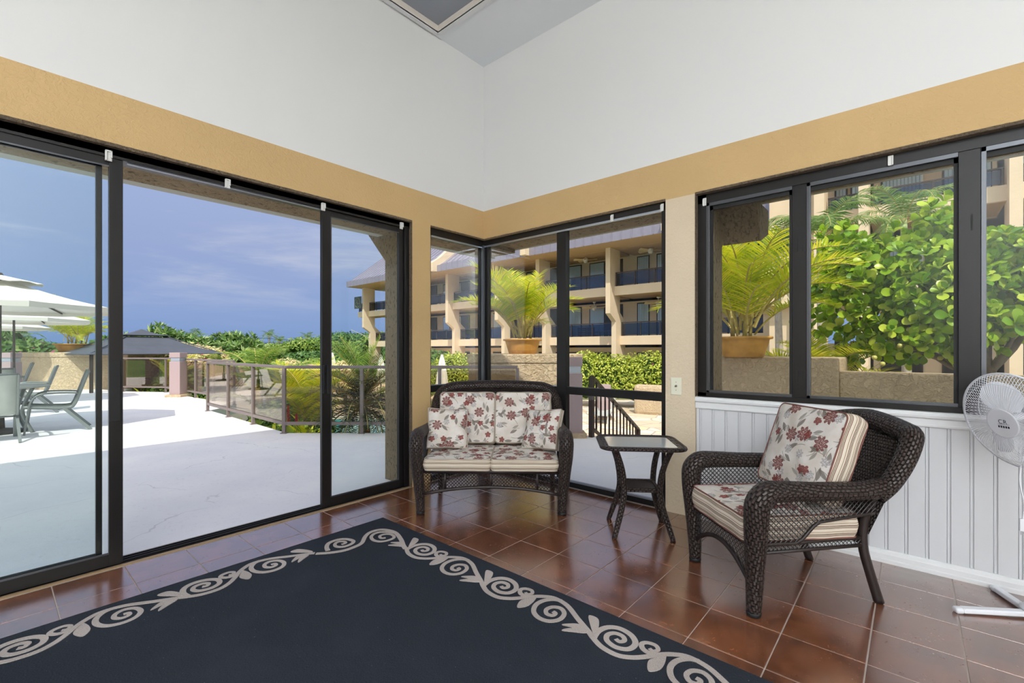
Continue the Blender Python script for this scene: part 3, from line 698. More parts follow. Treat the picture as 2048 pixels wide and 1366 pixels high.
def cushion(name, label, group, mw, w, d, h, seed, crown=.03, pip='piping', tuft=False):
    rnd = random.Random(seed); o = densify(rrect(w, d, .035), .03); N = len(o); ph = [rnd.uniform(0, 6.28) for _ in range(6)]
    wob = lambda x, y: .004 * math.sin(x * 21 + ph[0]) * math.sin(y * 17 + ph[1]) + .003 * math.sin(x * 43 + y * 31 + ph[2])
    b = MB(); ou, ov = rnd.uniform(0, 3), rnd.uniform(0, 3); v = []; f = []; uv = []
    fr = [0, .25, .5, .72, .88, .96, 1.0]
    def top(sg):
        base = len(v); z0 = h if sg > 0 else 0
        for q in fr[1:]:
            for x, y in o:
                e = (1 - q ** 3.2); v.append((x * q, y * q, z0 + sg * (crown * e + wob(x * q, y * q) * min(1, 4 * (1 - q)))))
        v.append((0, 0, z0 + sg * crown)); c = len(v) - 1
        U = lambda i: (v[i][0] + ou, v[i][1] + ov)
        for k in range(N):
            k2 = (k + 1) % N; t = (c, base + k, base + k2); t = t if sg > 0 else t[::-1]; f.append(t); uv.append([U(i) for i in t])
            for r_ in range(len(fr) - 2):
                t = (base + r_ * N + k, base + (r_ + 1) * N + k, base + (r_ + 1) * N + k2, base + r_ * N + k2); t = t if sg > 0 else t[::-1]
                f.append(t); uv.append([U(i) for i in t])
    top(1); nt = len(f); top(-1); b.add(v, f, uv); b.cur = 1
    v2 = []; f2 = []; uv2 = []; L = 0; Ls = []
    for k in range(N): Ls.append(L); L += math.dist(o[k], o[(k + 1) % N])
    zs = [0, .2, .5, .8, 1]
    for zq in zs:
        for k, (x, y) in enumerate(o):
            g = 1 + (.014 * math.sin(math.pi * zq) + .003 * math.sin(Ls[k] * 30 + ph[3])) / max(w, d) * 2; v2.append((x * g, y * g, h * zq))
    for i in range(4):
        for k in range(N):
            k2 = (k + 1) % N; f2.append((i * N + k, i * N + k2, (i + 1) * N + k2, (i + 1) * N + k)); l2 = Ls[k2] if k2 else L
            uv2.append([(Ls[k], h * zs[i]), (l2, h * zs[i]), (l2, h * zs[i + 1]), (Ls[k], h * zs[i + 1])])
    b.add(v2, f2, uv2)
    me = b.mesh(name, [MT['floral'], MT['stripe']], True); ob = put(name, me)
    p = MB()
    for z in (0, h): p.tube([(x * 1.004, y * 1.004, z) for x, y in o], .0042, 6, closed=True)
    p.build('piping', MT[pip], ob, True, False)
    ob.matrix_basis = mw; return tag(ob, label, 'cushion', group)
def pillow(name, label, group, mw, w, h, seed):
    rnd = random.Random(seed); n_ = 16; b = MB(); ou, ov = rnd.uniform(0, 3), rnd.uniform(0, 3)
    def sd(sg, gap):
        def fn(u, v):
            x, y = 2 * u - 1, 2 * v - 1; e = (max(0, 1 - x ** 4) * max(0, 1 - y ** 4)) ** .55
            pin = 1 - .07 * (1 - (abs(x) * abs(y))) * (max(abs(x), abs(y)))
            return Vector((x * w / 2 * pin, y * w / 2 * pin, sg * (gap + h / 2 * e + .004 * math.sin(9 * x + 5 * y + seed) * e)))
        return fn
    g = .022
    b.grid(sd(1, g), n_, n_, lambda u, v: (u * w + ou, v * w + ov)); b.grid(lambda u, v: sd(-1, g)(1 - u, v), n_, n_, lambda u, v: (u * w + ou, v * w + ov))
    edge = [(i / n_, 0) for i in range(n_)] + [(1, i / n_) for i in range(n_)] + [(1 - i / n_, 1) for i in range(n_)] + [(0, 1 - i / n_) for i in range(n_)]
    b.cur = 1; A = [sd(1, g)(*e) for e in edge]; B = [sd(-1, g)(*e) for e in edge]; m_ = len(edge)
    b.add(A + B, [(k, m_ + k, m_ + (k + 1) % m_, (k + 1) % m_) for k in range(m_)], [[(k * .02, .05), (k * .02, 0), ((k + 1) * .02, 0), ((k + 1) * .02, .05)] for k in range(m_)])
    ob = put(name, b.mesh(name, [MT['floral'], MT['stripe']], True))
    p = MB(); p.tube(A, .0045, 6, closed=True); p.tube(B, .0045, 6, closed=True); p.build('piping', MT['piping'], ob, True, False)
    ob.matrix_basis = mw; return tag(ob, label, 'cushion', group)
def TM(root, loc, lean=None, yaw=0, roll=0):
    mr = Matrix.Translation(root.location) @ Matrix.Rotation(root.rotation_euler.z, 4, 'Z') @ Matrix.Translation(loc) @ Matrix.Rotation(yaw, 4, 'Z')
    if lean is not None:
        s, c = math.sin(lean), math.cos(lean); mr = mr @ Matrix(((1, 0, 0, 0), (0, s, -c, 0), (0, c, s, 0), (0, 0, 0, 1)))
    return mr @ Matrix.Rotation(roll, 4, 'Z')
ls = thing('wicker_loveseat', 'two-seat dark brown wicker loveseat in the window corner', 'loveseat', (1.0405, -.9695, 0), math.atan2(.639, .769))
wicker_seat(ls, .553, .52, .15, .212, (-.36, 0, .36))
for s, nm in ((-1, 'left'), (1, 'right')):
    cushion('seat_cushion', 'floral seat cushion with striped sides on the %s half of the loveseat' % nm, 'loveseat seat cushions', TM(ls, (s * .262, .245, .346)), .515, .55, .085, 3 + s, .016)
    cushion('back_cushion', 'upright floral cushion against the %s half of the loveseat back' % nm, 'loveseat back cushions', TM(ls, (s * .248, .585, .662), R(14)), .485, .44, .09, 9 + s, .03)
pillow('throw_pillow', 'small floral throw pillow leaning on the left arm of the loveseat', 'throw pillows', TM(ls, (-.395, .335, .608), R(22), R(16), R(-4)), .34, .10, 4)
pillow('throw_pillow', 'small floral throw pillow turned sideways by the right arm of the loveseat', 'throw pillows', TM(ls, (.415, .31, .608), R(24), R(-38), R(6)), .34, .10, 5)
ac = thing('wicker_armchair', 'dark brown wicker armchair in front of the white wainscot', 'armchair', (2.7325, -.922, 0), math.atan2(-.689, .725))
wicker_seat(ac, .29, .24, .12, .25, (), .885)
cushion('seat_cushion', 'thick floral seat cushion of the wicker armchair', 'armchair cushions', TM(ac, (0, .27, .346)), .53, .60, .12, 21, .02, 'piping_r')
cushion('back_cushion', 'leaning floral back cushion with striped sides in the armchair', 'armchair cushions', TM(ac, (0, .56, .70), R(20)), .50, .47, .115, 25, .03, 'piping_r')
# ================================================================= SIDE TABLE
st = thing('side_table', 'small brown wicker side table with a glass top', 'table', (2.049, -.497, 0), math.atan2(.575, .818))
o1 = rrect(.55, .47, .075, 5); o2 = rrect(.46, .38, .03, 5); m_ = len(o1); zt = .628
b = MB(); b.add([(*p, zt) for p in o1] + [(*p, zt) for p in o2] + [(*p, zt - .02) for p in o1] + [(*p, zt - .02) for p in o2],
      [(k, (k + 1) % m_, m_ + (k + 1) % m_, m_ + k) for k in range(m_)] + [(2 * m_ + (k + 1) % m_, 2 * m_ + k, 3 * m_ + k, 3 * m_ + (k + 1) % m_) for k in range(m_)] + [(m_ + k, m_ + (k + 1) % m_, 3 * m_ + (k + 1) % m_, 3 * m_ + k) for k in range(m_)],
      [[(k * .03, 0), (k * .03 + .03, 0), (k * .03 + .03, .05), (k * .03, .05)] for k in range(m_)] * 3)
b.build('top_frame', MT['wick_flat'], st, False, False)
MB().tube([(*p, zt - .008) for p in densify(rrect(.555, .475, .078, 5), .03)], .014, 8, closed=True).build('rim', MT['wicker'], st, True, False)
b = MB(); q = rrect(.458, .378, .03, 5); b.prism([(*p, zt - .009) for p in q], (0, 0, .007)); b.build('glass_top', MT['glass_top'], st, False, False)
for sx in (-1, 1):
    for sy in (-1, 1):
        b = MB(); ctube(b, [(sx * .195, sy * .185, 0), (sx * .165, sy * .158, .10), (sx * .132, sy * .13, .22), (sx * .120, sy * .118, .32), (sx * .135, sy * .13, .45), (sx * .168, sy * .155, .56), (sx * .19, sy * .175, .612)], [.017, .02, .021, .021, .021, .02, .019], 4, 8)
        b.build('leg', MT['wicker'], st, True, False)
b = MB(); lattice(b, lambda x, y, g: (x, y, .318 + g * .002), lambda x, y: True, -.11, .11, -.11, .11, .02, .0042); o = b.build('shelf_weave', MT['wire'], st, False, False); o['kind'] = 'stuff'
b = MB(); q = densify(rrect(.235, .235, .03, 3), .03); b.tube([(*p, .316) for p in q], .012, 6, closed=True, flat=1.3); b.build('shelf_frame', MT['wicker'], st, True, False)
# ================================================================= FAN
fn = thing('pedestal_fan', 'white pedestal fan with a wire cage by the wainscot', 'fan', (3.955, -.265, 0))
WP = MT['white_plastic']
for dx, dy, L in ((.835, .55, .30), (-.835, -.55, .325), (.41, -.91, .30), (-.41, .91, .255)):
    b = MB(); L2 = L - .02; side = Vector((-dy, dx, 0)) * .02
    b.bar((0, 0, .022), (dx * L2, dy * L2, .017), .036, .024); o = b.build('base_leg', WP, fn, False, False, .006)
    b = MB(); b.bar((dx * (L2 - .004), dy * (L2 - .004), .016), (dx * (L + .012), dy * (L + .012), .014), .038, .028); b.build('foot_cap', WP, o, True, False, .01)
b = MB().lathe([(.0, .036), (.045, .036), (.045, .05), (.022, .07), (.016, .09)], 16); b.build('base_collar', WP, fn, True, False)
b = MB().tube([(0, 0, .06), (0, 0, .5)], .0135, 12); b.tube([(0, 0, .5), (0, 0, .55)], .02, 12); b.tube([(0, 0, .55), (0, 0, .92)], .011, 12); b.build('pole', WP, fn, True, False)
nn = Vector((math.cos(R(221.4)) * math.cos(R(13.7)), math.sin(R(221.4)) * math.cos(R(13.7)), -math.sin(R(13.7))))
hx = Vector((0, 0, 1)).cross(nn).normalized(); hy = nn.cross(hx); hub = Vector((3.845, -.352, .93)) - fn.location
H = lambda x, y, z: hub + hx * x + hy * y + nn * (z - .054)
pol = lambda r, a, z: H(r * math.cos(a), r * math.sin(a), z)
b = MB(); fp = [(.066, .050), (.10, .056), (.15, .053), (.195, .036), (.222, .014), (.232, 0)]; rp = [(.05, -.085), (.10, -.083), (.16, -.072), (.205, -.05), (.226, -.02), (.232, 0)]
for k in range(100):
    a = 2 * math.pi * k / 100; b.tube([pol(r, a + .15 * (r - .06) / .17, z) for r, z in fp], .0012, 4, caps=False)
o = b.build('front_grille', WP, fn, True, False); o['kind'] = 'stuff'
b = MB()
for k in range(80):
    a = 2 * math.pi * (k + .5) / 80; b.tube([pol(r, a - .2 * (r - .06) / .17, z) for r, z in rp], .0013, 4, caps=False)
for r, z in ((.16, -.072), (.205, -.05)): b.tube([pol(r, 2 * math.pi * k / 40, z) for k in range(40)], .0018, 4, closed=True)
o = b.build('rear_grille', WP, fn, True, False); o['kind'] = 'stuff'
b = MB().tube([pol(.233, 2 * math.pi * k / 64, 0) for k in range(64)], .005, 8, closed=True); b.tube([pol(.19, 2 * math.pi * k / 48, .040) for k in range(48)], .0016, 4, closed=True); b.build('cage_ring', WP, fn, True, False)
b = MB(); v = [pol(r, 2 * math.pi * k / 40, z) for r, z in ((.072, .046), (.073, .052), (.068, .0545)) for k in range(40)] + [H(0, 0, .0545)]
b.add(v, [(i * 40 + k, i * 40 + (k + 1) % 40, (i + 1) * 40 + (k + 1) % 40, (i + 1) * 40 + k) for i in range(2) for k in range(40)] + [(80 + k, 80 + (k + 1) % 40, 120) for k in range(40)])
hb = b.build('hub_badge', WP, fn, False, False)
b = MB()
for k in range(5):
    x0 = -.021 + k * .0108; b.add([H(x, y, .0551) for x, y in ((x0, -.022), (x0 + .0075, -.022), (x0 + .0075, -.0115), (x0, -.0115))], [(0, 1, 2, 3)])
for y in (-.0062, -.0042): b.add([H(x, y + (x + .02) * .03, .0551) for x in (-.021, .0315)] + [H(x, y + .0006 + (x + .02) * .03, .0551) for x in (.0315, -.021)], [(0, 1, 2, 3)])
b.build('printed_squares', M('black_print', (24, 26, 44), .5), hb, False, False)
tc_ = bpy.data.curves.new('lettering', 'FONT'); tc_.body = 'CR'; tc_.size = .029; tc_.extrude = .0001; tc_.space_character = 1.1; tc_.materials.append(M('navy_print', (52, 56, 84), .5))
tx_ = bpy.data.objects.new('lettering_curve', tc_); lme = bpy.data.meshes.new_from_object(tx_); bpy.data.objects.remove(tx_)
to = bpy.data.objects.new('lettering', lme); COL.objects.link(to); to.parent = hb
mm = Matrix.Identity(4); mm.col[0] = (*hx, 0); mm.col[1] = (*hy, 0); mm.col[2] = (*nn, 0); mm.col[3] = (*H(-.0165, -.001, .0552), 1); to.matrix_basis = mm
for k in range(3):
    def bl(u, v, k=k):
        a = R(120 * k + 100) + lerp(-.72, .72, u) * (math.sin(math.pi * min(1, .18 + v * .8)) ** .5) * .95 + .25 * v; r = lerp(.035, .198, v) - .012 * (2 * u - 1) ** 2 * v
        return pol(r, a, lerp(-.022, .022, u) - .01)
    MB().grid(bl, 10, 8).build('blade', M('fan_blade', (232, 234, 240), .3) if k == 0 else bpy.data.materials['fan_blade'], fn, True, False)
b = MB().tube([H(0, 0, -.05), H(0, 0, .03)], .03, 16); b.build('blade_hub', WP, fn, True, False)
b = MB().tube([H(0, 0, -.09), H(0, 0, -.11), H(0, 0, -.18), H(0, 0, -.20)], [.05, .056, .05, .03], 16); b.tube([H(0, -.02, -.12), (0, 0, .90)], .018, 10); b.build('motor_housing', WP, fn, True, False)
b = MB(); loc = fn.location; cp = [H(0, -.05, -.15), Vector((3.925, -.29, .78)) - loc, Vector((3.908, -.30, .66)) - loc, Vector((3.922, -.298, .55)) - loc, Vector((3.918, -.298, .47)) - loc]
b.tube(catmull(cp, 5), .0032, 6); b.tube([Vector((3.955, -.262, .80)) - loc, Vector((3.935, -.285, .70)) - loc, Vector((3.92, -.298, .5)) - loc], .003, 6); b.build('cord', WP, fn, True, False)
b = MB(); q = Vector((3.918, -.298, .43)) - loc; b.box(q.x - .011, q.x + .011, q.y - .009, q.y + .009, q.z - .015, q.z + .045); o = b.build('plug', WP, fn, False, False, .003)
b = MB()
for s in (-1, 1): b.box(q.x + s * .006 - .001, q.x + s * .006 + .001, q.y - .003, q.y + .003, q.z - .033, q.z - .014)
b.build('prong', MT['alu'], o, False, False)
# ================================================================= TERRACE AND BUILDING OUTSIDE
def deckmat():
    m, t, o = mat0('pale_deck_coating'); pos = t.new('ShaderNodeNewGeometry').outputs['Position']
    c = t.mix(t.step(t.noise(pos, .7, 4, .6), .3, .7), lin(224, 222, 226), lin(236, 233, 232))
    c = t.mix(t.m('MULTIPLY', t.step(t.noise(pos, 28, 4, .7), .55, .75), .22), c, lin(150, 146, 146))
    wp = t.vm('ADD', pos, t.vm('SCALE', t.comb(t.noise(pos, 2.5, 3), t.noise(t.vm('ADD', pos, (9, 4, 2)), 2.5, 3), 0.0), sc=.5))
    vd = t.voro(wp, .62, 'DISTANCE_TO_EDGE', '2D').outputs[0]
    ck = t.m('MULTIPLY', t.step(vd, .006, .0015), t.step(t.noise(pos, 1.3, 2), .48, .56))
    c = t.mix(t.m('MULTIPLY', ck, .22), c, lin(90, 88, 90))
    prin(t, o, c, .75, 0, .3, t.bump(t.noise(pos, 70, 4, .7), .3, .006)); return m
def flagmat():
    m, t, o = mat0('flagstone'); pos = t.new('ShaderNodeNewGeometry').outputs['Position']
    v = t.voro(pos, 1.5, 'F1', '2D'); e = t.voro(pos, 1.5, 'DISTANCE_TO_EDGE', '2D').outputs[0]
    r = t.sep(v.outputs['Color'])[0]
    c = t.ramp(r, [(0, lin(196, 172, 140)), (.4, lin(226, 212, 190)), (.7, lin(206, 206, 200)), (1, lin(232, 204, 164))])
    c = t.mix(t.step(e, .05, .02), c, lin(176, 160, 140)); prin(t, o, c, .8, 0, .2); return m
MT['deck'] = deckmat(); MT['flag'] = flagmat(); ZD = -.05
b = MB(); poly = [(-30, -10), (-.02, -10), (-.02, .02), (2.4, .02), (2.4, 4.08), (1.4, 4.0), (.55, 3.25), (-.2, 2.62), (-1.2, 2.08), (-4.02, -.40), (-8.05, -.34), (-8.9, .45), (-12.3, .2), (-14.1, .22), (-15.6, -.7), (-16.5, -.3), (-30, -9)]
b.prism([(x, y, ZD - .22) for x, y in poly], (0, 0, .22)); tag(b.build('patio_deck', MT['deck']), 'pale concrete deck outside the sliding door, half in shade', 'deck', kind='structure')
# soffit beams, roof edge and flared fin walls of this building
b = MB().box(-.60, -.15, -9, .70, 2.466, 2.90); tag(b.build('trim_3', MT['exth']), 'brown stucco lintel beam outside over the sliding door', 'beam', kind='structure')
b = MB().box(-.72, -.60, -9, .82, 2.470, 2.90); tag(b.build('trim_4', M('pale_fascia', (196, 194, 178), .7)), 'pale fascia strip along the beam outside the door', 'fascia', kind='structure')
b = MB().box(-.60, 6, .15, .70, 2.51, 2.90); tag(b.build('trim_5', MT['exth']), 'brown stucco lintel beam outside over the right windows', 'beam', kind='structure')
b = MB().box(-.72, 6, .70, .82, 2.53, 2.90); tag(b.build('trim_6', M('pale_fascia_side', (176, 170, 146), .7)), 'pale fascia strip along the beam outside the right windows', 'fascia', kind='structure')
b = MB().box(-1.6, 9, -9, .3, 5.3, 5.5); b.box(2.6, 9, .3, 1.6, 5.3, 5.5); b.box(-.2, 8.2, -8.2, .2, 4.5, 5.3)  # out of view; overhangs shaped to throw shade on deck and planter walls
tag(b.build('roof_top', MT['condo']), 'unseen flat roof of this room, overhangs shaped to cast the shade outside', 'roof', kind='structure')
fin = [(0, -.05), (-.585, -.05), (-.585, 2.2), (-.9, 2.515), (-.9, 2.9), (0, 2.9)]
b = MB().prism([(x - .16 if x == 0 else x, -.62, z) for x, z in fin], (0, -.23, 0)); tag(b.build('wall_fin', MT['ext']), 'rough brown stucco fin wall outside the door, flared at the top', 'pillar', kind='structure')
b = MB().prism([(2.26, -y if y else .16, z) for y, z in [(0, -.05), (-.684, -.05), (-.684, 2.18), (-.98, 2.475), (-.98, 2.9), (0, 2.9)]], (-.24, 0, 0)); tag(b.build('wall_fin', MT['ext']), 'rough brown stucco fin wall outside the wide window, flared at the top', 'pillar', kind='structure')
b = MB().prism([(2.26, .55, 2.51), (2.26, .98, 2.51), (2.26, .98, 2.30), (2.26, .72, 2.2)], (.30, 0, 0)); tag(b.build('trim_7', MT['ext']), 'stucco corbel block beside the flared fin outside the wide window', 'corbel', kind='structure')
sp = thing('outdoor_speaker', 'small black outdoor speaker under the beam outside the wide window', 'speaker', (2.47, .98, 2.45))
MB().box(2.43, 2.53, .90, 1.0, 2.38, 2.52).build('cabinet', MT['black'], sp, bev=.008); MB().box(2.44, 2.52, .895, .9, 2.39, 2.51).build('grille', M('speaker_cloth', (26, 26, 26), .9), sp); MB().box(2.47, 2.49, .94, .96, 2.52, 2.54).build('bracket', MT['black'], sp)
# ---------------------------------------------------------------- railings
def railing(label, pts, posts, z0=-.05, top=1.03, glassm='glass_smoke', mat='rail', ext=0):
    t = thing('glass_railing', label, 'railing', (*pts[0], z0), group=None)
    RM = MT[mat]; zt = top; zb = z0 + .16
    b = MB()
    for a, c in zip(pts[:-1], pts[1:]): b.bar((*a, zt - .025), (*c, zt - .025), .062, .05)
    b.build('top_rail', RM, t, bev=.01)
    b = MB()
    for a, c in zip(pts[:-1], pts[1:]): b.bar((*a, zb), (*c, zb), .045, .05)
    b.build('bottom_rail', RM, t)
    for a, c, n_ in zip(pts[:-1], pts[1:], posts):
        a2, c2 = Vector((*a, 0)), Vector((*c, 0)); d = (c2 - a2).normalized()
        for k in range(n_ + 1):
            if k == n_ and c != pts[-1]: continue
            p = a2.lerp(c2, k / n_); bb = MB(); bb.bar((p.x, p.y, z0), (p.x, p.y, zt - .04), .05, .05, d); po = bb.build('post', RM, t)
            bb = MB(); bb.bar((p.x, p.y, z0), (p.x, p.y, z0 + .012), .09, .09, d); bb.build('post_foot', MT['rail'], po)
            if k < n_:
                q = a2.lerp(c2, (k + 1) / n_); g0 = p + d * .035; g1 = q - d * .035
                bb = MB(); bb.bar((g0.x, g0.y, (zb + zt - .05) / 2), (g1.x, g1.y, (zb + zt - .05) / 2), .008, zt - .075 - zb - .025); bb.build('glass_panel', MT[glassm], t)
    return t
railing('smoked glass railing that turns the corner past the red ginger', [(-8.0, -.40), (-4.02, -.44), (-1.22, 2.0)], [3, 3])
railing('smoked glass railing at the far deck edge beside the mauve bollard', [(-15.3, -.72), (-14.0, .12), (-8.85, .38)], [1, 4])
def bollard(label, x, y, h=1.25, w=.30, z=-.05):
    t = thing('bollard_light', label, 'bollard', (x, y, z), R(41), group=None); h2 = w / 2
    MB().box(-h2, h2, -h2, h2, 0, h * .80).build('post', MT['mauve'], t, False, False, .008)
    MB().box(-h2 * .82, h2 * .82, -h2 * .82, h2 * .82, h * .80, h * .885).build('lamp_core', M('lamp_diffuser', (226, 230, 236), .3), t, False, False)
    for k in range(4): MB().box(-h2 * .9, h2 * .9, -h2 * .9, h2 * .9, h * (.812 + .02 * k), h * (.818 + .02 * k)).build('louvre', MT['alu'], t, False, False)
    MB().box(-h2, h2, -h2, h2, h * .885, h).build('cap', MT['mauve'], t, False, False, .008)
    MB().box(-h2 * 1.5, h2 * 1.5, -h2 * 1.5, h2 * 1.5, -.01, .07).build('plinth', MT['garden'], t, False, False, .01); return t
bollard('square mauve bollard light at the far corner of the glass railing', -12.15, .02)
bollard('square mauve bollard light beyond the patio chairs, before the tan planter wall', *P(22, 12.6)[:2])
bollard('shaded square bollard light outside the tall corner window', -.41, 2.38, 1.22, .24)
# ---------------------------------------------------------------- planter walls and low walls
def wallblock(name, label, poly, z0, z1, lip=0):
    b = MB(); b.prism([(x, y, z0) for x, y in poly], (0, 0, z1 - z0 - lip))
    o = b.build(name, MT['garden'], None, bev=.02); tag(o, label, 'wall', kind='structure')
    if lip:
        c = Vector((sum(p[0] for p in poly) / len(poly), sum(p[1] for p in poly) / len(poly)))
        q = []
        for p in poly: v = Vector(p) - c; q.append(tuple(c + v * (1 + .03 / v.length)))
        b = MB(); b.prism([(x, y, z1 - lip) for x, y in q], (0, 0, lip)); b.build('coping', MT['garden'], o, bev=.015)
    return o
wallblock('planter_wall', 'tan stucco planter wall carrying the pot beyond the patio chairs', [(-18.16, -2.39), (-16.62, -.40), (-18.4, 1.0), (-20.4, -1.6), (-19.5, -2.84)], -.3, 1.19, .16)
wallblock('garden_wall', 'lower tan stucco wall behind the patio bollard at the deck end', [(-19.4, -2.8), (-27, -6.5), (-27.3, -6.2), (-19.7, -2.3)], -.3, 1.08)
wallblock('planter_wall', 'tan stucco planter wall under the potted palm behind the loveseat', [(-2.75, 2.38), (-1.16, 3.77), (-2.0, 4.9), (-3.7, 3.5)], -1.4, 1.20, .17)
wallblock('planter_wall', 'shaded stucco planter wall outside the wide window under a big pot', [(.6, 4.08), (2.76, 4.08), (2.76, 5.3), (.6, 5.3)], -1.4, 1.17)
wallblock('garden_wall', 'long low shaded stucco wall outside the wide window', [(2.76, 4.12), (9, 4.12), (9, 4.42), (2.76, 4.42)], -1.4, .985)
# ---------------------------------------------------------------- stair with handrail
b = MB(); x0, y0 = -.12, 2.68
for k in range(8): b.box(x0, x0 + 1.5, y0 + .33 * k, y0 + .33 * (k + 1) + .02, -1.45, -.05 - .16 * (k + 1))
tag(b.build('stair_flight', MT['garden']), 'concrete steps going down from the deck to the flagstones', 'stairs', kind='structure')
sr = thing('stair_railing', 'dark iron stair railing going down to the flagstones', 'railing', (-.17, 2.51, -.05))
pa, pb = Vector((-.17, 2.51, .87)), Vector((-.79, 5.38, -.38)); dz = Vector((0, 0, -.78))
RM = M('dark_iron_rail', (64, 52, 48), .5, .2)
MB().bar(pa, pb, .06, .045).build('handrail', RM, sr); MB().bar(pa + dz, pb + dz, .04, .04).build('lower_rail', RM, sr)
for q, h in ((pa, .92), (pb, .92)): MB().bar(q - Vector((0, 0, h)), q, .065, .065).build('post', RM, sr)
for k in range(1, 13):
    q = pa.lerp(pb, k / 13); MB().bar(q + dz, q - Vector((0, 0, .02)), .022, .022).build('baluster', RM, sr)
# ---------------------------------------------------------------- lower ground, pool
tag(MB().box(-60, 60, -.1, 120, -1.75, -1.45).build('ground', M('planted_earth', (112, 116, 74), .95, var=.25, vscale=.4)), 'planted ground around the pool terrace', 'ground', kind='structure')
tag(MB().box(-500, 300, -300, 500, -2.6, -2.2).build('landscape_ground', M('far_green_ground', (96, 124, 66), .95, var=.2, vscale=.05)), 'green land stretching to the horizon', 'ground', kind='structure')
def fr(f, r): q = CAM + FWD * f + RGT * r; return (q.x, q.y)
b = MB(); b.prism([(*q, -1.6) for q in (fr(6.6, .2), fr(6.4, 8), fr(24, 16), fr(24, -2), fr(18.2, -1.2), fr(8.6, .2))], (0, 0, .25)); tag(b.build('flagstone_patio', MT['flag']), 'sunlit flagstone patio below the stairs', 'patio', kind='structure')
b = MB(); b.prism([(*q, -1.62) for q in (fr(18.2, -14), fr(40, -24), fr(40, -2), fr(18.2, -1.2))], (0, 0, .25)); tag(b.build('pool_terrace', M('tan_pool_terrace', (222, 200, 168), .85, var=.05)), 'tan terrace on the far side of the pool', 'patio', kind='structure')
def watermat():
    m, t, o = mat0('pool_water'); pos = t.new('ShaderNodeNewGeometry').outputs['Position']
    c = t.mix(t.step(t.noise(pos, 1.2, 3, .6), .35, .65), lin(120, 178, 182), lin(160, 204, 206)); prin(t, o, c, .08, 0, .5, t.bump(t.noise(pos, 5, 3), .15, .03)); return m
b = MB(); b.prism([(*q, -1.6) for q in (fr(9.2, -8.5), fr(17.9, -13), fr(17.9, -1.6), fr(9.2, -.2))], (0, 0, .2)); tag(b.build('pool_water', watermat()), 'still turquoise water of the swimming pool beyond the railing', 'pool', kind='structure')
b = MB(); b.prism([(*q, -1.5) for q in (fr(8.8, -8.6), fr(9.2, -8.6), fr(9.2, .2), fr(8.8, .2))], (0, 0, .2)); b.prism([(*q, -1.5) for q in (fr(17.8, -13), fr(18.2, -13), fr(18.2, -1.2), fr(17.8, -1.2))], (0, 0, .2))
tag(b.build('pool_coping', M('pale_coping', (226, 216, 202), .7)), 'pale stone coping round the pool', 'kerb', kind='structure')
b = MB(); b.prism([(*q, -.7) for q in (fr(12.2, -8.2), fr(26, -17.6), fr(26, -11.6), fr(12.8, -6.2))], (0, 0, .35)); tag(b.build('far_terrace', M('grey_terrace', (206, 200, 190), .85, var=.06)), 'lower concrete terrace seen through the railing glass', 'patio', kind='structure')
b = MB(); b.prism([(*q, -.5) for q in (fr(26, -18), fr(26.3, -18), fr(26.3, -10.5), fr(26, -10.5))], (0, 0, .95)); tag(b.build('garden_wall', MT['garden']), 'tan wall closing the lower terrace behind the railing glass', 'wall', kind='structure')
# curved low wall with a lamp beyond the stairs
wb = MB(); pts = [fr(18.9, 5.0), fr(18.3, 6.0), fr(17.9, 7.2), fr(17.8, 9.0)]
pl = [(*p, -1.4) for p in pts] + [(p[0] - .1, p[1] + .35, -1.4) for p in reversed(pts)]
wb.prism(pl, (0, 0, 1.25)); o = tag(wb.build('curved_wall', MT['garden'], bev=.15), 'low tan curved wall with a spotlight on top, beyond the stairs', 'wall', kind='structure')
q = fr(17.98, 8.0); gl = thing('garden_spotlight', 'small twin spotlight on the low curved wall', 'lamp', (*q, -.15)); MB().tube([(*q, -.16), (*q, .12)], .03, 8).build('stem', MT['black'], gl)
for s in (-.16, .16): MB().tube([(q[0] + s * .7, q[1] + s * .6, .12), (q[0] + s * 1.2, q[1] + s - .1, .2)], [.07, .11], 10).build('lamp_head', MT['alu'], gl)
MB().bar((q[0] - .13, q[1] - .11, .1), (q[0] + .13, q[1] + .11, .1), .03, .03).build('arm', MT['black'], gl)
q = fr(17.0, 3.4); lg = thing('pool_lounger', 'pale reclining lounger on the flagstones beyond the stairs', 'lounger', (*q, -1.35), R(20))
b = MB().box(-.3, .3, -.9, .3, .30, .34); b.build('seat', MT['sling'], lg, False, False); b = MB().bar((0, .3, .32), (0, .85, .75), .6, .03); b.build('backrest', MT['sling'], lg, False, False)
for sx in (-.28, .28):
    for y in (-.8, .3): MB().bar((sx, y, 0), (sx, y, .31), .04, .04).build('leg', MT['whitepaint'], lg, False, False)
bollard('distant mauve bollard light on the flagstones beside the stair railing', *fr(17.5, 3.5), 1.3, .45, -1.35)
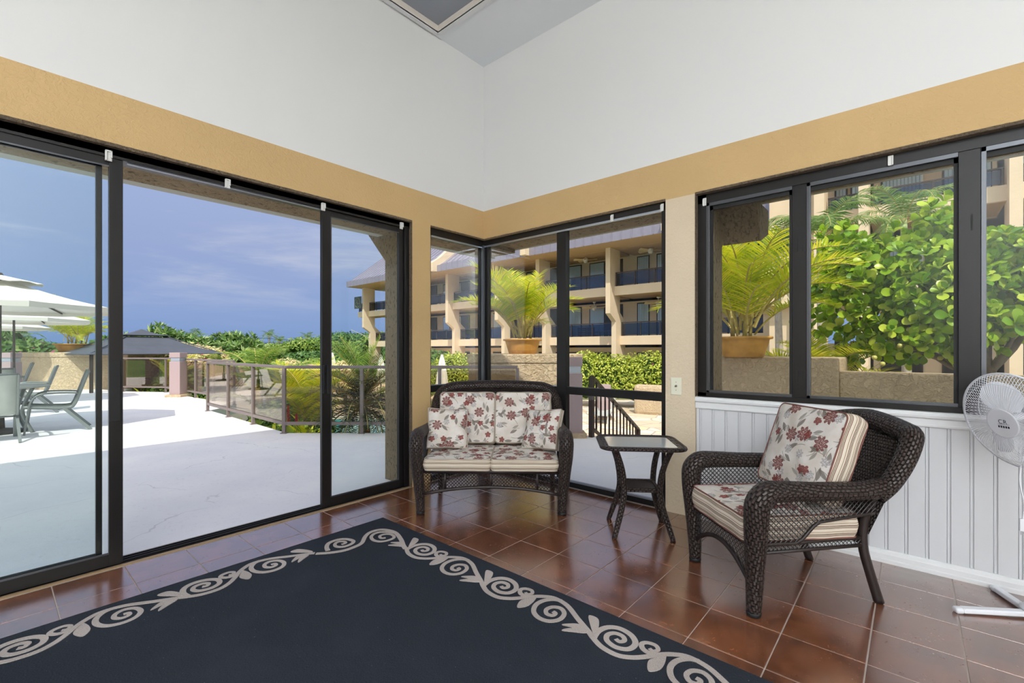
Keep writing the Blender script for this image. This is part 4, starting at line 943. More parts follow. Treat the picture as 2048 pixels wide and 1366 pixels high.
# ---------------------------------------------------------------- patio chairs and table
def sling_chair():
    t = thing('patio_chair', 'x', 'chair', (0, 0, -.05), 0, 'sling patio chairs on the deck'); A = MT['chair_alu']
    side = [(0, -.30, .43), (0, -.02, .40), (0, .20, .39), (0, .27, .43), (0, .33, .60), (0, .42, .90), (0, .45, .98)]
    for s in (-1, 1):
        x = s * .27; b = MB(); b.tube([(x, p[1], p[2]) for p in catmull(side, 4)], .016, 6, flat=1.6); b.build('side_frame', A, t, True, False)
        b = MB(); b.tube(catmull([(x * 1.05, -.29, 0), (x * 1.05, -.26, .25), (x * 1.06, -.22, .50), (x * 1.06, -.12, .62), (x * 1.06, .1, .635), (x * 1.04, .32, .62)], 4), .015, 6, flat=1.6); b.build('arm', A, t, True, False)
        b = MB(); b.bar((x, .14, .40), (x * 1.05, .48, 0), .03, .045); b.build('rear_leg', A, t, False, False)
    b = MB(); q = catmull(side, 4); b.grid(lambda u, v: Vector((lerp(-.265, .265, u), q[min(int(v * (len(q) - 1) + .001), len(q) - 1)].y, q[min(int(v * (len(q) - 1) + .001), len(q) - 1)].z - .012 * math.sin(math.pi * u))), 4, len(q) - 1)
    o = b.build('sling', MT['sling'], t, True, False); md = o.modifiers.new('thick', 'SOLIDIFY'); md.thickness = .006
    b = MB(); b.tube([(-.27, .455, .985), (.27, .455, .985)], .014, 6); b.tube([(-.27, .18, .36), (.27, .18, .36)], .012, 6); b.tube([(-.27, -.28, .42), (.27, -.28, .42)], .012, 6); b.build('cross_bar', A, t, True, False)
    return t
ch = sling_chair(); first = True
def pc(x, y, rz, label):
    global first
    c = ch if first else copy_tree(ch); first = False; c.location = (x, y, -.05); c.rotation_euler = (0, 0, rz); c['label'] = label
# local front = -Y ; rz turns it
pc(-6.56, -3.54, R(-88), 'nearest sling patio chair, seen from behind at the left edge of the door')
pc(-7.15, -2.86, R(-5), 'sling patio chair in side view to the right of the round table')
pc(-10.47, -3.0, R(-7), 'sling patio chair in side view behind the one at the round table')
pc(-14.05, -3.2, R(-6), 'farthest sling patio chair before the tan planter wall')
pc(-8.5, -3.5, R(88), 'sling patio chair on the far side of the round table, half hidden')
tb = thing('patio_table', 'round grey patio table with curved legs among the sling chairs', 'table', (-7.45, -3.42, -.05))
MB().lathe([(0, .72), (.56, .72), (.58, .732), (.56, .748), (0, .748)], 32).build('table_top', MT['sling'], tb, False, False)
for k in range(4):
    a = R(90 * k + 50); c, s = math.cos(a), math.sin(a)
    b = MB(); b.tube(catmull([(c * .46, s * .46, .72), (c * .36, s * .36, .5), (c * .32, s * .32, .3), (c * .46, s * .46, 0)], 5), .028, 6); b.build('leg', MT['chair_alu'], tb, True, False)
# ---------------------------------------------------------------- parasols
def parasol(label, x, y, zr, za, rad, rot, nm=8, base=True):
    t = thing('parasol', label, 'umbrella', (x, y, -.05), 0, 'cream parasols on the deck')
    def ring(r, z, k): a = rot + 2 * math.pi * k / nm; return Vector((x + r * math.cos(a), y + r * math.sin(a), z))
    b = MB(); sub = 6; v = []; ns = 5
    for i in range(ns + 1):
        q = lerp(.12, 1, i / ns); z = lerp(za - .10, zr, (i / ns)) - .03 * math.sin(math.pi * i / ns)
        for k in range(nm):
            for j in range(sub):
                p = ring(q * rad, z, k).lerp(ring(q * rad, z, k + 1), j / sub); p.z -= .05 * math.sin(math.pi * j / sub) * (i / ns) * .0 + 0; p.z += -.02 * (1 - abs(2 * j / sub - 1)) * i / ns
                v.append(p)
    N = nm * sub
    b.add(v, [(i * N + k, i * N + (k + 1) % N, (i + 1) * N + (k + 1) % N, (i + 1) * N + k) for i in range(ns) for k in range(N)])
    o = b.build('canopy', MT['canvas'], t); md = o.modifiers.new('thick', 'SOLIDIFY'); md.thickness = .008
    b = MB(); v = [ring(1.0 * rad, zr, k).lerp(ring(rad, zr, k + 1), j / 4) for k in range(nm) for j in range(4)]; v2 = [p + Vector((0, 0, -.075)) + (p - Vector((x, y, p.z))) * -.01 for p in v]; N = len(v)
    b.add(v + v2, [(k, (k + 1) % N, N + (k + 1) % N, N + k) for k in range(N)]); o = b.build('valance', MT['canvas'], t); md = o.modifiers.new('thick', 'SOLIDIFY'); md.thickness = .006
    b = MB(); v = [Vector((x, y, za + .02))] + [ring(.34 * rad, lerp(za, zr, .30) + .03 + (.02 if j else 0), k + j / 3) * 1 for k in range(nm) for j in range(3)]; N = nm * 3
    b.add(v, [(0, 1 + k, 1 + (k + 1) % N) for k in range(N)]); o = b.build('vent_cap', MT['canvas'], t); md = o.modifiers.new('thick', 'SOLIDIFY'); md.thickness = .008
    MB().tube([(x, y, za), (x, y, za + .05)], [.05, .03], 8).build('finial', MT['dkrail'], t)
    MB().tube([(x, y, -.05), (x, y, za)], .024, 10).build('pole', MT['dkrail'], t)
    for k in range(nm): MB().bar(ring(.05, za - .13, k), ring(rad * .98, zr - .02, k), .018, .022).build('rib', MT['dkrail'], t)
    if base: MB().lathe([(0, -.05), (.30, -.05), (.30, -.01), (.06, .03), (.05, .30), (.03, .31)], 20, (x, y, 0)).build('base', MT['black'], t)
    return t
parasol('large cream parasol over the patio table, nearest the door', -7.45, -3.42, 1.98, 2.46, 1.45, R(78 - 45 + 22.5), 8)
q = P(28, 11.2); parasol('second cream parasol showing below the rim of the nearest one', q.x, q.y, 2.02, 2.55, 1.45, R(20), 8)
q = P(-40, 14.5); parasol('third cream parasol, low and farthest at the left edge', q.x, q.y, 2.0, 2.6, 1.6, R(33), 8)
# ---------------------------------------------------------------- soft-top gazebo
q = P(283, 16.6); gz = thing('gazebo', 'slate grey two-tier gazebo canopy beyond the far railing', 'gazebo', (q.x, q.y, -1.6))
def pyr(b, s0, z0, s1, z1, rz=R(52)):
    for k in range(4):
        a0, a1 = rz + R(90 * k), rz + R(90 * k + 90)
        c = lambda s, z, a: Vector((q.x + s * math.cos(a), q.y + s * math.sin(a), z))
        A, B, C, D = c(s0, z0, a0), c(s0, z0, a1), c(s1, z1, a1), c(s1, z1, a0); n_ = 4
        b.grid(lambda u, v: A.lerp(B, u).lerp(D.lerp(C, u), v) + Vector((0, 0, -.05 * math.sin(math.pi * v) * 1)), n_, n_)
b = MB(); pyr(b, 2.75, 1.14, .85, 1.72); o = b.build('lower_canopy', MT['slate'], gz); md = o.modifiers.new('thick', 'SOLIDIFY'); md.thickness = .02
b = MB(); pyr(b, .95, 1.80, .02, 2.02); o = b.build('upper_canopy', MT['slate'], gz); md = o.modifiers.new('thick', 'SOLIDIFY'); md.thickness = .02
for k in range(4):
    a = R(52 + 90 * k); p = Vector((q.x + 2.55 * math.cos(a), q.y + 2.55 * math.sin(a), 0)); MB().bar((p.x, p.y, -1.6), (p.x, p.y, 1.15), .09, .09).build('post', MT['dkrail'], gz)
    MB().bar((q.x + .85 * math.cos(a), q.y + .85 * math.sin(a), 1.74), (p.x, p.y, 1.18), .03, .03).build('seam', MT['slate'], gz)
MB().box(q.x - .5, q.x + .5, q.y - .5, q.y + .5, 1.66, 1.74).build('vent_frame', MT['dkrail'], gz)
# closed umbrellas by the pool
for px, f, zt_, lab in ((884, 19, 1.12, 'closed cream umbrella in front of the clipped hedge, seen beside the corner post'), (762, 24, 1.05, 'closed pale umbrella before the ground floor at the end of the building'), (665, 26, 1.15, 'closed grey umbrella by the pool beside the door handle')):
    q = P(px, f); t = thing('closed_umbrella', lab, 'umbrella', (q.x, q.y, -1.4)); b = MB()
    v = []; prof = [(.02, zt_), (.10, zt_ - .35), (.17, zt_ - .9), (.22, zt_ - 1.45), (.16, zt_ - 1.55)]
    b.add([(q.x + r * (1 + .28 * (-1) ** k) * math.cos(k * math.pi / 8), q.y + r * (1 + .28 * (-1) ** k) * math.sin(k * math.pi / 8), z) for r, z in prof for k in range(16)], [(i * 16 + k, i * 16 + (k + 1) % 16, (i + 1) * 16 + (k + 1) % 16, (i + 1) * 16 + k) for i in range(4) for k in range(16)])
    b.build('canopy', MT['canvas'], t); MB().tube([(q.x, q.y, -1.4), (q.x, q.y, zt_)], .03, 8).build('pole', MT['dkrail'], t); MB().lathe([(0, -1.4), (.35, -1.4), (.3, -1.3), (.0, -1.28)], 14, (q.x, q.y, 0)).build('base', MT['black'], t)
q = P(495, 18.8); fc = copy_tree(ch); fc.location = (q.x, q.y, -.35); fc.rotation_euler = (0, 0, R(150)); fc['label'] = 'lone sling chair on the lower terrace behind the railing glass'; fc['group'] = 'chairs on the lower terrace'
q = P(530, 19.6); fc = copy_tree(ch); fc.location = (q.x, q.y, -.35); fc.rotation_euler = (0, 0, R(40)); fc['label'] = 'second sling chair on the lower terrace, to the right of the lone one'; fc['group'] = 'chairs on the lower terrace'
# ================================================================= PLANTS
def frond_mesh(name, L=1.2, up=65, droop=95, nl=26, ll=.34, w=.016, vee=35, mat='frond', seed=0, tipup=.5, petiole=.28, mats=None, nseg=2, hang=.5):
    r = random.Random(seed); b = MB(); N = 14; pts = []; p = Vector((0, 0, 0)); a = R(up)
    for i in range(N + 1):
        pts.append(p.copy()); a2 = a - R(droop) * (i / N) ** 1.3; p = p + Vector((math.cos(a2), 0, math.sin(a2))) * (L / N)
    rad = [lerp(.010, .003, i / N) * (1 + L * .4) for i in range(N + 1)]
    b.cur = 1; b.tube(pts, rad, 4); b.cur = 0
    for k in range(nl):
        t = petiole + (1 - petiole) * (k + .5) / nl; i = min(int(t * N), N - 1); base = pts[i].lerp(pts[i + 1], t * N - i)
        d = (pts[i + 1] - pts[i]).normalized(); upv = Vector((-d.z, 0, d.x)); q = (t - petiole) / (1 - petiole)
        sz = ll * (.55 + .45 * math.sin(math.pi * min(1, q * 1.15 + .12))) * r.uniform(.85, 1.1)
        fwd = lerp(.35, 1.1, q)
        for s in (-1, 1):
            dv = (Vector((0, s, 0)) + d * fwd + upv * math.tan(R(vee)) * r.uniform(.6, 1.2)).normalized(); q0 = base; wv = d * (w / 2)
            v = []; cur = base.copy(); dd = dv.copy()
            for j in range(nseg + 1):
                ww = wv * (1 - .75 * (j / nseg) ** 2 if j < nseg else .08) * (.6 if j == 0 else 1)
                v += [cur - ww, cur + ww]; dd = (dd + Vector((0, 0, -hang / nseg))).normalized(); cur = cur + dd * (sz / nseg)
            b.add(v, [(2 * j, 2 * j + 1, 2 * j + 3, 2 * j + 2) for j in range(nseg)])
    return b.mesh(name, [MT[mat], MT['cane']])
FM = {}
def fronds(key, n_, **kw):
    if key not in FM: FM[key] = [frond_mesh('frond', seed=i * 7 + len(FM) * 31, up=kw.get('up', 65) + random.uniform(-12, 12), droop=kw.get('droop', 95) + random.uniform(-20, 20), **{k: v for k, v in kw.items() if k not in ('up', 'droop')}) for i in range(n_)]
    return FM[key]
def add_frond(me, parent, loc, az, tilt=0, sc=1.0):
    o = bpy.data.objects.new('frond', me); COL.objects.link(o); o.parent = parent
    o.matrix_basis = Matrix.Translation(loc) @ Matrix.Rotation(az, 4, 'Z') @ Matrix.Rotation(tilt, 4, 'Y') @ Matrix.Scale(sc, 4); return o
ARE = fronds('areca', 5, L=1.2, up=80, droop=82, nl=32, ll=.34, w=.026, mat='frond', hang=.35)
AREG = fronds('arecag', 4, L=1.2, up=72, droop=80, nl=30, ll=.36, w=.030, mat='frondg', hang=.7)
DATE = fronds('date', 4, L=1.15, up=48, droop=90, nl=40, ll=.28, w=.014, mat='frondd', hang=.35, petiole=.15)
COC = fronds('coco', 4, L=2.1, up=50, droop=110, nl=40, ll=.55, w=.045, mat='frondc', hang=1.0, petiole=.16)
def potted_palm(label, x, y, z, pr, ph, sc, n_, seed, spread=1.0):
    r = random.Random(seed); t = thing('potted_palm', label, 'potted plant', (x, y, z), 0, None)
    MB().lathe([(0, 0), (pr * .70, 0), (pr * .78, ph * .3), (pr * .88, ph * .75), (pr * .90, ph * .86), (pr * 1.0, ph * .88), (pr * 1.02, ph * .95), (pr, ph), (pr * .88, ph), (pr * .86, ph * .9)], 36).build('pot', MT['terra'], t, True, False)
    MB().disc((0, 0, ph * .92), pr * .87, 24).build('soil', MT['soil'], t, False, False)
    for k in range(6):
        a = r.uniform(0, 6.28); rr = pr * r.uniform(.1, .55); h = r.uniform(.25, .5) * sc
        MB().tube([(rr * math.cos(a), rr * math.sin(a), ph * .9), (rr * 1.3 * math.cos(a), rr * 1.3 * math.sin(a), ph * .9 + h)], [.022 * sc, .014 * sc], 6).build('stem', MT['cane'], t, True, False)
    for k in range(n_):
        a = r.uniform(0, 6.28); rr = pr * r.uniform(.05, .55)
        add_frond(r.choice(ARE), t, (rr * math.cos(a), rr * math.sin(a), ph * .9 + r.uniform(.0, .30) * sc), a + r.gauss(0, .35), R(r.uniform(-14, 22) * spread), sc * r.uniform(.72, 1.1))
    return t
q = P(148, 16.4); potted_palm('golden areca palm in an ochre bowl pot on the planter wall by the parasols', q.x, q.y, 1.19, .55, .30, 1.15, 30, 3, 1.6)
q = P(1045, 9.0); potted_palm('golden areca palm in an ochre pot on the planter wall behind the loveseat', q.x, q.y, 1.20, .375, .29, 1.18, 34, 8)
q = P(1486, 7.05); potted_palm('big bright areca palm in an ochre pot outside the wide window', q.x, q.y, 1.17, .40, .31, 1.28, 40, 12)
def palm_clump(name, label, cat, x, y, z, pool, n_, sc, seed, hmin=0, hmax=.4, tilt=(-15, 25), stems=4, stemh=.5, smat='cane', rad=.2):
    r = random.Random(seed); t = thing(name, label, cat, (x, y, z), 0, None)
    for k in range(stems):
        a = r.uniform(0, 6.28); rr = rad * r.uniform(0, .8)
        MB().tube([(rr * math.cos(a), rr * math.sin(a), 0), (rr * 1.2 * math.cos(a), rr * 1.2 * math.sin(a), stemh * r.uniform(.7, 1.1))], [.03 * sc, .02 * sc], 6).build('stem', MT[smat], t, True, False)
    for k in range(n_):
        a = r.uniform(0, 6.28); add_frond(r.choice(pool), t, (rad * .5 * math.cos(a), rad * .5 * math.sin(a), r.uniform(hmin, hmax)), a + r.gauss(0, .3), R(r.uniform(*tilt)), sc * r.uniform(.75, 1.1))
    return t
q = P(1655, 7.6); palm_clump('areca_palm', 'low areca palm arching over the end of the shaded planter wall', 'palm', q.x, q.y, .5, ARE, 18, 1.0, 21, 0, .3, (0, 35), 3, .3)
for px, f, z, n_, sc, sd, lab in ((305, 18, -.6, 14, 1.3, 31, 'areca palm behind the far railing glass below the gazebo'), (285, 16.4, -.5, 10, 1.2, 32, 'areca palm at the left end of the far railing glass'), (345, 15, -.6, 9, 1.1, 35, 'small areca palm just left of the mauve bollard'),
        (448, 14.5, -.25, 12, .95, 33, 'areca palm rising above the near railing by its first post'), (515, 13.4, -.35, 12, 1.2, 36, 'areca palm in the middle of the near railing glass'), (618, 9.3, -.9, 24, 1.2, 34, 'areca palm clump behind the railing corner by the red ginger'), (548, 11.2, -.7, 14, 1.3, 37, 'areca palm left of the railing corner post')):
    q = P(px, f); palm_clump('areca_palm', lab, 'palm', q.x, q.y, z, ARE if sd in (34, 35) else AREG, n_, sc, sd, .1, .8, (-26, 2), 4, .7)
q = P(742, 7.95); r_ = random.Random(5); t = thing('date_palm', 'pygmy date palm with shade painted into its fronds, beyond the railing outside the narrow door sash', 'palm', (q.x, q.y, -1.2))
MB().tube([(0, 0, 0), (-.02, .0, .6), (-.13, -.1, 1.55)], [.085, .075, .07], 10).build('trunk', MT['bark'], t, True, False)
for k in range(46): a = k * 2.4; add_frond(r_.choice(DATE), t, (-.13, -.1, 1.5), a, R(lerp(-38, 85, k / 46) + r_.uniform(-6, 6)), r_.uniform(.85, 1.1))
q = P(728, 11.5); palm_clump('date_palm', 'bright young palm with stiff upright fronds in front of the building end', 'palm', q.x, q.y, .2, fronds('stiff', 3, L=1.3, up=55, droop=40, nl=26, ll=.34, w=.022, mat='frondg', hang=.2), 16, 1.05, 44, 0, .2, (-30, 30), 1, .2)
q = P(872, 10.5); palm_clump('date_palm', 'dark palm fronds at the left edge of the narrow corner window', 'palm', q.x - .35, q.y - .3, -.2, AREG, 12, .9, 47, .1, .5, (-10, 40), 2, .4)
# tall foxtail palms behind the wide window
for px, f, zc, sd, lab, zt_ in ((1640, 11.2, 3.55, 51, 'slim palm with drooping fronds left of the leafy tree', 4.2), (1808, 11.6, 4.05, 52, 'palm with feathery fronds high above the leafy tree', 4.6), (1555, 12.2, 3.2, 53, 'palm fronds hanging beside the outdoor speaker', 4.4)):
    q = P(px, f); t = thing('foxtail_palm', lab, 'palm', (q.x, q.y, -1.4)); r_ = random.Random(sd)
    zc += .55
    MB().tube([(0, 0, 0), (.05, 0, 2.2), (0, 0, zc + .6)], [.12, .10, .075], 10).build('trunk', MT['palmbark'], t, True, False)
    MB().tube([(0, 0, zc + .6), (0, 0, zc + 1.35)], [.085, .06], 10).build('crown_shaft', M('green_crownshaft', (164, 184, 120), .5), t, True, False)
    for k in range(11): a = k * 2.4 + sd; add_frond(r_.choice(COC), t, (0, 0, zc + 1.25), a, R(lerp(-25, 40, k / 11)), r_.uniform(.75, .95))
# ---------------------------------------------------------------- broad-leaved tree with round leaves (autograph tree)
def round_leaf():
    b = MB(); prof = [(0, .006), (.2, .018), (.45, .036), (.7, .044), (.9, .034), (1.0, .010)]; L = .125; v = []
    for t, w in prof:
        z = .02 * math.sin(t * 2.6); v += [(t * L, -w, z + .008), (t * L, 0, z), (t * L, w, z + .008)]
    b.add(v, [(3 * i + j, 3 * i + 3 + j, 3 * i + 4 + j, 3 * i + 1 + j) for i in range(5) for j in range(2)]); return b
rl = round_leaf(); leaf_me = rl.mesh('leaf', MT['clusiao'], True); LV = np.array(rl.v); LF = np.array([f for f in rl.f])
q0 = P(1992, 6.1); tree = thing('autograph_tree', 'broad tree with thick round leaves and small green fruit outside the wide window', 'tree', (q0.x, q0.y, -1.4))
BL = [(1690, 620, 7.4, .72), (1672, 478, 7.5, .26), (1705, 500, 7.5, .24), (1760, 560, 7.1, .80), (1850, 545, 6.9, .72), (1872, 430, 6.9, .24), (1880, 470, 6.8, .34), (1820, 650, 6.7, .72), (1890, 620, 6.4, .75), (1745, 690, 7.1, .42), (1700, 555, 7.3, .5), (1990, 560, 6.3, .72), (2050, 620, 6.0, .55), (2060, 530, 6.2, .55), (1950, 600, 6.3, .7), (1950, 510, 6.5, .42), (1850, 700, 6.5, .35), (1930, 660, 6.2, .4), (2120, 560, 5.9, .8), (2000, 655, 5.6, .28)]
tips = []
for px, py, f, rd in BL:
    c = P(px, f); c.z = Zat(py, f); n_ = int(44 * (rd / .6) ** 2)
    for k in range(n_):
        zz = 1 - 1.7 * (k + .5) / n_; a = k * 2.39996 + px; rr = math.sqrt(max(0, 1 - zz * zz)); dv = Vector((rr * math.cos(a), rr * math.sin(a), zz))
        tips.append((c + dv * rd * random.uniform(.64, .94), (dv + Vector((0, 0, .45)) + Vector((random.gauss(0, .25), random.gauss(0, .25), 0))).normalized()))
mats_ = []
for p, dv in tips:
    qn = dv.to_track_quat('Z', 'Y').to_matrix().to_4x4()
    for k in range(8):
        el = R(20 + 45 * (k % 2) + random.uniform(-10, 10)); az = k * R(45) + random.uniform(-.2, .2)
        mats_.append(Matrix.Translation(p - tree.location) @ qn @ Matrix.Rotation(az, 4, 'Z') @ Matrix.Rotation(-el, 4, 'Y') @ Matrix.Translation((.01, 0, 0)) @ Matrix.Scale(random.uniform(.95, 1.5), 4))
camd = [((m.translation + tree.location) - CAM).length for m in mats_]; order = sorted(range(len(mats_)), key=lambda i: camd[i])
near = set()
for i in order:
    p = mats_[i].translation + tree.location - CAM; f = p.dot(FWD); px = 1024 + FOC * p.dot(RGT) / f
    if 1420 < px < 2048 and len(near) < 290: near.add(i)
for i in near:
    o = bpy.data.objects.new('leaf', leaf_me); COL.objects.link(o); o.parent = tree; o.matrix_basis = mats_[i]
rest = [np.array(mats_[i]) for i in range(len(mats_)) if i not in near]
def npmesh(name, V, F, mats):
    me = bpy.data.meshes.new(name); nv, nf, k = len(V), len(F), F.shape[1]
    me.vertices.add(nv); me.vertices.foreach_set('co', V.astype(np.float32).ravel()); me.loops.add(nf * k); me.loops.foreach_set('vertex_index', F.astype(np.int32).ravel())
    me.polygons.add(nf); me.polygons.foreach_set('loop_start', np.arange(0, nf * k, k, dtype=np.int32))
    me.polygons.foreach_set('use_smooth', np.ones(nf, dtype=bool)) if False else None
    for m in mats: me.materials.append(m)
    me.update(calc_edges=True); me.validate(); return me
MMs = np.stack(rest); V1 = np.c_[LV, np.ones(len(LV))]; VV = np.einsum('nij,vj->nvi', MMs, V1)[:, :, :3].reshape(-1, 3)
FF = (LF[None] + (np.arange(len(MMs)) * len(LV))[:, None, None]).reshape(-1, 4)
o = put('foliage', npmesh('foliage', VV, FF, [MT['clusia']]), tree); o['kind'] = 'stuff'
b = MB(); trunk0 = q0.copy(); fork = P(1975, 6.3); fork.z = .95
b.tube(catmull([(q0.x + .28, q0.y, -1.4), (q0.x + .2, q0.y, -.2), (q0.x + .08, q0.y, .6), fork, P(1950, 6.4) + Vector((0, 0, 1.6))], 5), [.14] * 5 + [.12] * 8 + [.09] * 8, 10)
b.build('trunk', MT['bark'], tree, True)
for px, py, f, rd in BL[::2]:
    c = P(px, f); c.z = Zat(py, f); b = MB(); mid = fork.lerp(c, .5) + Vector((0, 0, -.1)); b.tube(catmull([fork, mid, c], 4), [.05] * 4 + [.03] * 4 + [.015], 6); b.build('branch', MT['bark'], tree, True)
for k in range(9):
    px, py = random.choice(((1808, 700), (1845, 690), (1870, 705), (1900, 712), (2030, 600), (1830, 650), (1780, 640), (2020, 640), (1755, 720))); f = 6.0 if px > 1950 else 6.35
    c = P(px + random.uniform(-14, 14), f); c.z = Zat(py + random.uniform(-12, 12), f); MB().lathe([(0, -.03), (.02, -.026), (.034, -.004), (.028, .02), (.012, .03), (0, .03)], 10, c).build('fruit', MT['fruit'], tree, True)
# ---------------------------------------------------------------- bushes, hedges and far trees: leaf masses
def leafcards(blobs, n_, size, seed, aspect=.55, upb=.3, lowcut=-.4, rosette=0):
    g = np.random.default_rng(seed); B = np.array(blobs, float); w = B[:, 3] * B[:, 4] + B[:, 3] * B[:, 5] + B[:, 4] * B[:, 5]; idx = g.choice(len(B), n_, p=w / w.sum())
    z = g.uniform(lowcut, 1, n_); a = g.uniform(0, 2 * np.pi, n_); rr = np.sqrt(1 - z * z); D = np.c_[rr * np.cos(a), rr * np.sin(a), z]
    C = B[idx, :3] + D * B[idx, 3:6] * (g.uniform(.80, 1.06, n_) ** 1)[:, None]
    if rosette:
        C = np.repeat(C, rosette, 0); D = np.repeat(D, rosette, 0); ax = D + np.array([0, 0, .6]); ax /= np.linalg.norm(ax, axis=1)[:, None]
        t = g.normal(size=ax.shape); t -= ax * (t * ax).sum(1)[:, None]; t /= np.linalg.norm(t, axis=1)[:, None]
        u = t + ax * g.uniform(.1, .9, len(t))[:, None]; u /= np.linalg.norm(u, axis=1)[:, None]; n_ = len(C)
    else:
        N = D + g.normal(size=D.shape) * .55 + np.array([0, 0, upb]); N /= np.linalg.norm(N, axis=1)[:, None]
        t = g.normal(size=N.shape); u = t - N * (t * N).sum(1)[:, None]; u /= np.linalg.norm(u, axis=1)[:, None]; ax = N
    v = np.cross(ax, u); v /= np.linalg.norm(v, axis=1)[:, None] + 1e-9; s = size * g.uniform(.7, 1.3, n_)[:, None]
    V = np.stack([C, C + u * s * .5 + v * s * aspect * .5, C + u * s, C + u * s * .5 - v * s * aspect * .5], 1).reshape(-1, 3)
    F = np.arange(len(V)).reshape(-1, 4); return V, F
def bush(name, label, cat, loc, blobs, n_, size, seed, mat, core=True, trunk=None, group=None, second=None, **kw):
    t = thing(name, label, cat, loc, 0, group); V, F = leafcards(blobs, n_, size, seed, **kw)
    o = put('foliage', npmesh('foliage', V, F, [MT[mat]]), t); o['kind'] = 'stuff'
    if second:
        V, F = leafcards(blobs, second[1], second[2], seed + 1, **kw); o = put('blossom', npmesh('blossom', V, F, [MT[second[0]]]), t); o['kind'] = 'stuff'
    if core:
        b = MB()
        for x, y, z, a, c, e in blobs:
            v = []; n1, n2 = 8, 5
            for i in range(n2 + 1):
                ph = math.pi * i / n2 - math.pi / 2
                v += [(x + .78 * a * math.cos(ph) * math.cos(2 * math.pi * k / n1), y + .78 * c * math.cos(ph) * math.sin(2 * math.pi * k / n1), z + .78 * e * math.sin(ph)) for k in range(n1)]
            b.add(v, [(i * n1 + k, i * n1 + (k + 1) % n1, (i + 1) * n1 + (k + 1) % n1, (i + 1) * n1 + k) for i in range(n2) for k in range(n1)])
        b.build('inner_core', MT['core'], t, True, False)  # added dark core that blocks the view through the leaf cards
    if trunk: b = MB(); b.tube([(0, 0, 0), (.1, 0, trunk[0])], [trunk[1], trunk[1] * .7], 8); b.build('trunk', MT['bark'], t, True, False)
    return t
def blobs_row(fa, ra, fb, rb, n_, a, e, z, loc, seed, jit=.25):
    r = random.Random(seed); o = []
    for k in range(n_):
        u = (k + .5) / n_; x, y = fr(lerp(fa, fb, u), lerp(ra, rb, u)); s = r.uniform(1 - jit, 1 + jit); o.append((x - loc[0], y - loc[1], z + r.uniform(-.1, .1) * e, a * s, a * s, e * r.uniform(1 - jit * .5, 1 + jit * .5)))
    return o
def hedge(label, fa, ra, fb, rb, n_, a, e, z, cnt, size, seed, mat, zg=-1.4, name='hedge', cat='hedge', **kw):
    x, y = fr((fa + fb) / 2, (ra + rb) / 2); loc = (x, y, zg); return bush(name, label, cat, loc, blobs_row(fa, ra, fb, rb, n_, a, e, z - zg, loc, seed), cnt, size, seed, mat, **kw)
hedge('clipped sunny hedge in front of the balconies, seen through the corner window', 21.5, 3.1, 19.2, 11.5, 12, .95, 1.15, -.05, 20000, .13, 61, 'hedge', second=('pink', 60, .12))
hedge('bright clipped hedge between the closed umbrella and the planter wall', 20.5, -3.0, 20.8, -1.4, 4, .75, 1.15, -.1, 6500, .13, 62, 'hedge')
hedge('darker shrub behind the closed umbrella', 22.5, -4.2, 22.5, -2.6, 3, .9, 1.1, .1, 3500, .16, 63, 'bush')
for (k, (a0, r0, a1, r1, lab, mt, sec)) in enumerate(((21, -24.5, 22, -19.6, 'flowering hedge with white and magenta blooms behind the parasols', 'bush', ('pink', 260, .2)), (22, -19.4, 23, -16.5, 'leafy hedge behind the left pot', 'bush', ('pink', 120, .2)))):
    hedge(lab, a0, r0, a1, r1, 6, 1.5, 1.25, .35, 9000, .22, 70 + k, mt, second=sec)
for k, (px, f, zt_, w, lab, mt) in enumerate(((375, 21, 1.50, 1.15, 'pale yellow bougainvillea beside the gazebo', 'boug'), (418, 20.5, 1.35, .9, 'pale bougainvillea a little right of the gazebo tip', 'boug'), (575, 24, .72, 1.1, 'low pale bougainvillea above the middle of the railing', 'boug'), (690, 22, .7, .8, 'pale pink bougainvillea behind the railing by the slim door sash', 'boug'))):
    q = P(px, f, -1.4); h = (zt_ + 1.4); bush('bougainvillea', lab, 'shrub', q, [(0, 0, h * .62, w, w, h * .40), (.7 * w, .3, h * .5, w * .8, w * .8, h * .36), (-.6 * w, .2, h * .45, w * .8, w * .8, h * .36)], 5200, .15, 80 + k, mt, second=('pink', 160, .16), trunk=(h * .4, .08))
for k, (px, f, zt_, w, lab) in enumerate(((262, 28, 2.25, 1.5, 'plumeria with rosette leaves above the left part of the gazebo'), (318, 27, 2.7, 1.5, 'tallest plumeria, above the gazebo peak'), (352, 30, 2.45, 1.5, 'plumeria just right of the gazebo peak'), (400, 29, 2.25, 1.6, 'plumeria behind the pale bougainvillea'), (432, 30.5, 2.0, 1.3, 'low plumeria behind the railing bollard'), (462, 30, 2.35, 1.5, 'plumeria in the middle of the open doorway'), (500, 29, 1.95, 1.4, 'plumeria left of the far coconut palms'), (545, 31, 1.35, 1.5, 'low plumeria below the far coconut palms'), (20, 27, 2.6, 2.0, 'plumeria behind the flowering hedge at the left edge'), (205, 26, 1.9, 1.4, 'plumeria behind the thick door stile'))):
    q = P(px, f, -1.8); h = zt_ + 1.8; r_ = random.Random(k)
    bl = [(r_.uniform(-1, 1) * w * .7, r_.uniform(-1, 1) * w * .7, h * r_.uniform(.55, .86), w * .5, w * .5, w * .42) for _ in range(5)] + [(0, 0, h * .6, w * .8, w * .8, h * .3), (0, 0, h - w * .4, w * .4, w * .4, w * .4)]
    bush('plumeria_tree', lab, 'tree', q, bl, 190, .42, 100 + k, 'plum', rosette=9, aspect=.26, trunk=(h * .5, .12), group='plumerias along the garden edge')
